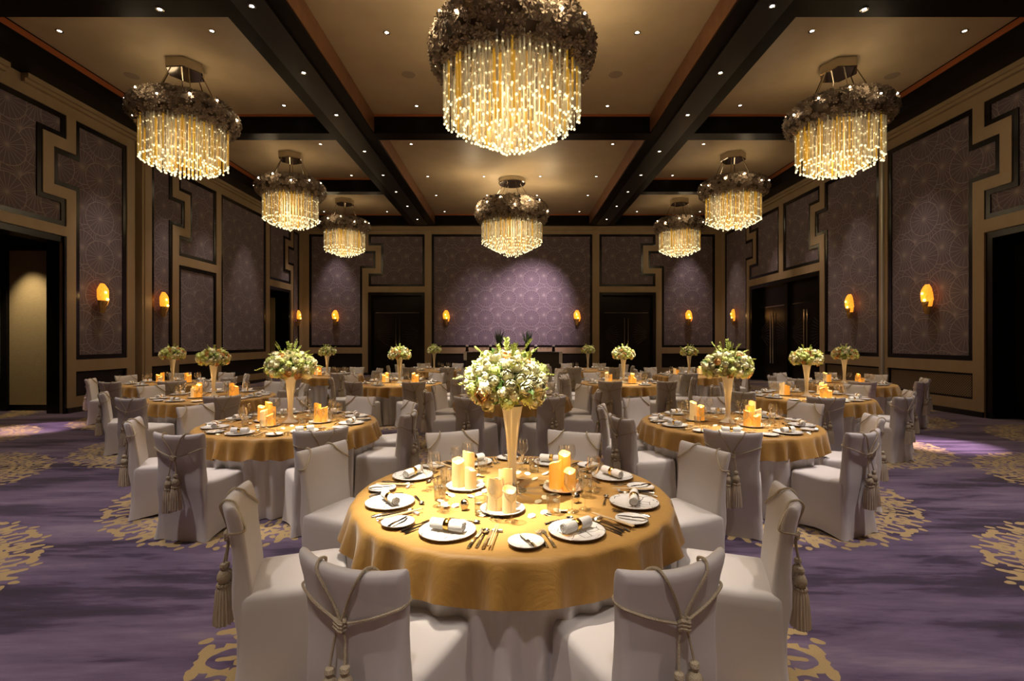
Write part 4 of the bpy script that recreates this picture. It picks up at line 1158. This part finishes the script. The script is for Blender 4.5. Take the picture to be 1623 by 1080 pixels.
P_bq_small = make_bouquet(14, 0.20, 0.13, 74, parts=False, warm=0.08, green=0.45)

# ---- lay every table
P_petal = single('rose_petal', MB().add([(-0.010, -0.016, 0.001), (0.010, -0.016, 0.001), (0.022, 0.004, 0.008), (0.010, 0.024, 0.012), (-0.010, 0.024, 0.012), (-0.022, 0.004, 0.008), (0, 0, 0.0015)], [(0, 1, 6), (1, 2, 6), (2, 3, 6), (3, 4, 6), (4, 5, 6), (5, 0, 6)]), M['petal'], 'petal')
SEATR = {0: {'left near': 1.36, 'right near': 1.36, 'left far': 1.42, 'right far': 1.42, 'near left': 1.27, 'near right': 1.27, 'far left': 1.20, 'far right': 1.20}}
CANDLE_SETS = {  # (dx, dy, waxes) relative to the table centre
    0: [(-0.28, 0.06, 'yyy'), (-0.05, -0.34, 'yyy'), (0.30, 0.02, 'ooo')],
    1: [(-0.12, -0.25, 'oyo'), (-0.30, 0.05, 'ooy'), (0.33, -0.02, 'oo')],
    2: [(0.12, -0.28, 'ooo'), (-0.30, 0.10, 'yo'), (0.34, 0.14, 'yyy')]}
HOLD = []
for ti, (tx, ty, angs, tw, lvl) in enumerate(TABLES):
    R_ = random.Random(100 + ti)
    side = 'its'
    if ti == 0 or lvl <= 4:
        ov = overlay(ti + 1).build('tablecloth', M['gold_cloth'], None, True, None); ov.location = (tx, ty, 0); ov.rotation_euler = (0, 0, ti * 0.9)
        tag(ov, 'gold linen overlay cloth on the %s' % tw, 'tablecloth', 'gold overlay tablecloths')
        sk = skirt(ti + 31).build('table_skirt', M['satin'], None, True, None); sk.location = (tx, ty, 0)
        tag(sk, 'silvery satin floor-length skirt under the gold cloth of the %s' % tw, 'table skirt', 'satin table skirts')
    for a in angs:
        w = seat_words(a); sw = SEAT[w]
        rr = SEATR.get(ti, {}).get(w, 1.30 + R_.uniform(-0.03, 0.04)) - 0.20
        ar = math.radians(a + (R_.uniform(-2, 2) if ti else 0))
        face = math.atan2(-math.sin(ar), -math.cos(ar)) - PI / 2 + (R_.uniform(-0.12, 0.12) if ti else 0)
        if ti == 0 and w in ('near left', 'near right'): face += 0.04 * (1 if 'left' in w else -1)
        place(chair0, (tx + rr * math.cos(ar), ty + rr * math.sin(ar), 0.0), face, 'white covered chair, %s, %s' % (tw, sw), 'white covered banquet chairs')
        # the place setting in front of it
        Z = TZ + 0.0025
        def put(proto, s, r, what, z=Z, rot=0.0, group=None, far=False):
            an = ar + s / max(r, 0.3)
            o = place(proto, (tx + r * math.cos(an), ty + r * math.sin(an), z), an + PI / 2 + rot, ('%s, %s, %s' % (what, tw, sw)) if not far else ('%s on the %s' % (what, tw)), group)
            return o
        # s > 0 is to the diner's right
        put(P_plate, 0, 0.70, 'white twig-patterned dinner plate')
        put(P_nap, 0, 0.70, 'rolled white napkin in gold ring', z=Z + 0.0155, rot=R_.uniform(-0.25, 0.25) + (0.12 if ti == 0 else 0))
        put(P_wine, 0.13, 0.475, 'tall clear wine glass')
        if lvl <= 3: put(P_white, 0.215, 0.50, 'smaller clear wine glass')
        if lvl <= 2: put(P_side, -0.274, 0.765, 'small white side plate')
        if lvl <= 1:
            put(P_butter, -0.268, 0.765, 'butter knife across the side plate', z=Z + 0.0155, rot=0.35)
            put(P_fork, -0.150, 0.715, 'silver dinner fork beside the plate')
            put(P_sfork, -0.180, 0.72, 'silver salad fork beside the plate')
            put(P_knife, 0.150, 0.715, 'silver table knife nearest the plate')
            put(P_spoon, 0.178, 0.715, 'silver soup spoon between knives')
            put(P_fish, 0.206, 0.72, 'silver fish knife by the spoon')
            put(P_chop, 0.226, 0.705, 'pale wooden chopsticks', z=Z + 0.004, rot=0.0)
            put(P_rest, 0.205, 0.625, 'white chopstick rest')
            put(P_dspoon, 0.0, 0.545, 'dessert spoon above the plate', rot=-PI / 2 + 0.08)
            put(P_tumb, 0.03, 0.435, 'clear water tumbler')
        elif lvl == 2:
            put(P_fork, -0.150, 0.715, 'silver dinner fork beside the plate')
            put(P_knife, 0.150, 0.715, 'silver table knife nearest the plate')
        if ti == 0 and w in ('left near', 'right near', 'left far', 'right far'):
            put(P_salt, -0.085 if 'right' in w else 0.235, 0.41, 'round silver salt shaker')
    # centrepiece
    vy = ty + (0.0 if ti else 0.0)
    if ti == 0:
        place(P_vase, (tx, ty, TZ), 0, 'white trumpet vase on a crystal foot, on the front table')
        place(P_bq_front, (tx - 0.035, ty, TZ + 0.628), 0.0, 'large white, lime and peach bouquet on the front table')
    else:
        place(P_vase2, (tx, ty, TZ), 0, 'white trumpet vase standing on the %s' % tw, 'white trumpet vases')
        pb = {1: P_bq_mid, 2: P_bq_far, 3: P_bq_far, 4: P_bq_small}[lvl]
        place(pb, (tx, ty, TZ + 0.60), R_.uniform(0, 6), 'round cream and lime bouquet in the vase of the %s' % tw, 'cream and lime bouquets')
    cs = CANDLE_SETS[0 if ti == 0 else (1 if tx < 0.1 else 2)]
    if lvl >= 3: cs = cs[:2] if ti % 2 else cs[1:]
    if ti not in (13, 14):
        for ci, (dx, dy, wx) in enumerate(cs):
            px, py = tx + dx, ty + dy
            cw = ('nearest the camera', 'left cluster', 'right cluster')[0 if dy < -0.2 else (1 if dx < 0 else 2)]
            place(P_cplate, (px, py, TZ + 0.002), 0, 'white plate under the candles, %s, %s' % (tw, cw), 'candle plates')
            offs = [(0.016, 0.050), (-0.044, 0.004), (0.036, -0.040)] if len(wx) == 3 else [(-0.034, 0.012), (0.044, -0.006)]
            for k, c in enumerate(wx):
                hi = k if len(wx) == 3 else k + (0 if ci else 1)
                ox, oy = offs[k]
                place(CAND[c, hi], (px + ox, py + oy, TZ + 0.002 + 0.0062), R_.uniform(0, 6), 'lit %s pillar candle, %s, %s, %s' % ({'y': 'ivory', 'o': 'amber'}[c], HN[hi], tw, cw), 'lit pillar candles')
            point((px, py, TZ + 0.27), 0.55, (1.0, 0.55, 0.18), 0.05, 'candle_glow')
    if ti < 3:
        for k in range(80 if ti == 0 else 34):
            r = 0.10 + 0.36 * math.sqrt(R_.random()); a = R_.uniform(0, 2 * PI)
            o = place(P_petal, (tx + r * math.cos(a), ty + r * math.sin(a), TZ + 0.001), R_.uniform(0, 6), 'ivory rose petal strewn on the %s' % tw, 'rose petals on the %s' % tw)

# ------------------------------------------------------------------ bar by the back wall
bt = empty('buffet_bar', (0.04, 21.6, 0)); tag(bt, 'long dark buffet bar with a pale cloth runner before the centre panel', 'bar counter')
MB().box(-2.05, 2.05, -0.35, 0.35, 0.0, 1.12).build('bar_front', M['darktable'], bt, smooth=False)
MB().box(-2.12, 2.12, -0.40, 0.40, 1.12, 1.16).build('bar_top', M['darktable'], bt, smooth=False)
MB().box(-2.14, -1.75, -0.42, 0.42, 1.155, 1.165).box(-2.14, -2.12, -0.42, 0.42, 0.85, 1.16).box(-2.13, -2.0, -0.42, -0.405, 0.8, 1.16).build('cloth_runner', M['satin'], bt, smooth=False)
MB().box(1.75, 2.14, -0.42, 0.42, 1.155, 1.165).box(2.12, 2.14, -0.42, 0.42, 0.7, 1.16).box(2.0, 2.13, -0.42, -0.405, 0.65, 1.16).build('cloth_runner', M['satin'], bt, smooth=False)
for (x, lab) in ((-0.56, 'dark spiky plant in tall black vase on the bar, left one'), (0.68, 'dark spiky plant in tall black vase on the bar, right one')):
    pt = empty('spiky_plant', (x, 21.6, 1.163)); tag(pt, lab, 'plant', 'plants on the bar')
    MB().lathe([(0.08, 0), (0.11, 0.2), (0.14, 0.36), (0.12, 0.36), (0.02, 0.1)], 16).build('plant_pot', M['black'], pt)
    R_ = random.Random(int(x * 10) + 20); mb = MB()
    for k in range(34):
        a = R_.uniform(0, 2 * PI); l = R_.uniform(0.35, 0.75); sp_ = R_.uniform(0.05, 0.30)
        mb.cur = 1 if l < 0.45 else 0
        mb.tube([(0.05 * math.cos(a), 0.05 * math.sin(a), 0.3), (sp_ * 0.6 * math.cos(a), sp_ * 0.6 * math.sin(a), 0.3 + l * 0.6), (sp_ * math.cos(a), sp_ * math.sin(a), 0.3 + l)], [0.008, 0.022, 0.003], 4)
    mb.build('plant_leaves', [M['darkleaf'], M['leaf']], pt, smooth=False)
for (x, lab) in ((-1.98, 'dark lantern with white cap at the left end of the bar'), (-0.95, 'dark lantern with pale cap left of the first plant'), (1.05, 'dark lantern with pale cap right of the second plant'), (1.83, 'dark lantern with white cap at the right end of the bar')):
    ln = empty('bar_lantern', (x, 21.55, 1.165)); tag(ln, lab, 'lantern', 'lanterns on the bar')
    MB().lathe([(0.06, 0), (0.07, 0.02), (0.06, 0.2), (0.04, 0.22)], 14).build('lantern_body', M['black'], ln)
    MB().lathe([(0.04, 0.22), (0.07, 0.24), (0.06, 0.30), (0.02, 0.31)], 14).build('lantern_cap', M['china'], ln)
for k in range(8):
    x = (-1.7, -1.5, -1.3, -1.1, 1.25, 1.4, 1.55, 1.65)[k]
    place(P_wine, (x, 21.4, 1.166), 0, 'clear wine glass standing on the back bar', 'glasses on the bar')

# ------------------------------------------------------------------ lights of the room
for ti, (tx, ty, angs, tw, lvl) in enumerate(TABLES):
    hx = (4.22 if tx > 1 else (-4.22 if tx < -1 else (-1.0)))
    if abs(tx) > 4: hx = 5.8 * (1 if tx > 0 else -1)
    if abs(tx) > 6: hx = 8.7 * (1 if tx > 0 else -1)
    src = (hx, ty + (-0.5 if ti else 0.25), ZT - 0.08 if abs(hx) < 5 else ZC - 0.1)
    spot(src, (tx, ty, TZ), 660 if ti else 820, NEUT, 26 if ti else 25, 0.75, 0.05, 'table_spot')
    bz = 1.42
    if 0 < ti < 8: spot((tx + 0.9, ty - 0.3, ZC - 0.1), (tx + (0.28 if tx < 0 else -0.05), ty - 0.25, TZ), 2400, (1.0, 0.88, 0.68), 11, 0.9, 0.03, 'table_accent_spot')
    spot((tx + (0.9 if tx <= 0 else -0.9) * (1 if ti else 1.2), ty - 2.3, ZC - 0.1), (tx, ty, bz), 480 if ti else 1000, (1.0, 0.93, 0.70), 7.5 if ti else 8.5, 0.5, 0.03, 'bouquet_spot')
# narrow accent on the front table
spot((-1.6, 2.6, ZC - 0.1), (-0.22, 2.70, TZ), 5600, (1.0, 0.90, 0.72), 12.5, 0.9, 0.03, 'table_accent_spot')
spot((3.0, 0.5, ZC - 0.1), (0.6, 2.9, 0.7), 240, NEUT, 34, 0.8, 0.06)
spot((-3.0, 0.5, ZC - 0.1), (-0.9, 2.6, 0.7), 240, NEUT, 34, 0.8, 0.06)
# carpet and aisle downlights
for (x, y, p) in [(-4.2, 2.6, 190), (4.2, 2.6, 230), (-4.22, -1.0, 230), (4.22, -1.0, 230), (0, -1.5, 280), (-4.22, 5.0, 70), (4.22, 5.0, 80), (-7.0, 4.8, 60), (7.0, 4.8, 60), (0, 5.2, 90), (-4.22, 9.9, 60), (4.22, 9.9, 60), (-7.4, 7.6, 45), (7.6, 7.6, 45), (0, 10.3, 60), (0, 15, 60), (-7, 13.0, 50), (7, 13.0, 50)]:
    spot((x, y, ZT - 0.1), (x * 0.97, y + 0.3, 0), p * 2.5, (1.0, 0.87, 0.86), 62, 0.9, 0.08, 'aisle_downlight')
spot((7.2, 7.4, ZC - 0.1), (6.75, 7.7, 0), 4200, (1.0, 0.72, 0.86), 13, 0.9, 0.05, 'pink_pin_spot')
spot((-8.6, 9.0, ZC - 0.1), (-8.9, 9.1, 0), 2600, (1.0, 0.72, 0.86), 14, 0.9, 0.05, 'pink_pin_spot')
# wall washers
for (sx) in (-1, 1):
    for y in (11.9, 14.2, 16.0, 18.4, 21.9):
        spot((sx * 8.7, y, ZC - 0.1), (sx * WX, y, 1.5), 180, (1.0, 0.80, 0.72), 40, 0.9, 0.06, 'wall_washer')
for x in (-8.4, 8.4):
    spot((x, 22.3, ZC - 0.1), (x, BY, 1.8), 330, (1.0, 0.80, 0.80), 44, 0.9, 0.06, 'wall_washer')
spot((2.3, 19.0, ZC - 0.1), (0.65, BY, 2.7), 2300, (1.0, 0.76, 0.90), 50, 1.0, 0.06, 'centre_panel_washer')
spot((-1.5, 20.4, ZC - 0.1), (-1.4, BY, 2.4), 300, (1.0, 0.78, 0.86), 50, 1.0, 0.06, 'centre_panel_washer')
spot((-11.3, 10.7, 3.9), (-11.1, 11.44, 1.7), 120, (1.0, 0.80, 0.50), 60, 0.9, 0.05, 'vestibule_lamp')
# sconce glow
for o in [o for o in bpy.data.objects if o.name.startswith('wall_sconce')]:
    d = Matrix.Rotation(o.rotation_euler.z, 4, 'Z') @ Vector((0, -0.30, 0.05))
    point(o.location + d, 1.3, (1.0, 0.55, 0.18), 0.05, 'sconce_glow')

for o in bpy.data.objects:
    if '_used' in o: del o['_used']

# ------------------------------------------------------------------ camera, world, colour
cam = bpy.data.cameras.new('camera'); co = bpy.data.objects.new('camera', cam); COL.objects.link(co)
co.location = (0, 0, EYE); co.rotation_euler = (PI / 2, 0, 0)
cam.sensor_width = 36; cam.lens = 775 / 1623 * 36; cam.shift_y = 1.0 / 1623; cam.clip_start = 0.05
S.camera = co
w = bpy.data.worlds.new('world'); S.world = w; w.use_nodes = True
w.node_tree.nodes['Background'].inputs[0].default_value = (0, 0, 0, 1)
S.view_settings.view_transform = 'Standard'; S.view_settings.look = 'None'
S.view_settings.exposure = 0.85; S.view_settings.gamma = 1.0; S.view_settings.use_curve_mapping = False
cy = S.cycles
cy.max_bounces = 6; cy.diffuse_bounces = 3; cy.glossy_bounces = 3; cy.transmission_bounces = 3; cy.transparent_max_bounces = 14
cy.caustics_reflective = False; cy.caustics_refractive = False
cy.sample_clamp_indirect = 3.0; cy.sample_clamp_direct = 0.0
cy.use_light_tree = True
cy.use_adaptive_sampling = True; cy.adaptive_threshold = 0.02
cy.use_denoising = True
try: cy.denoiser = 'OPENIMAGEDENOISE'
except Exception: pass
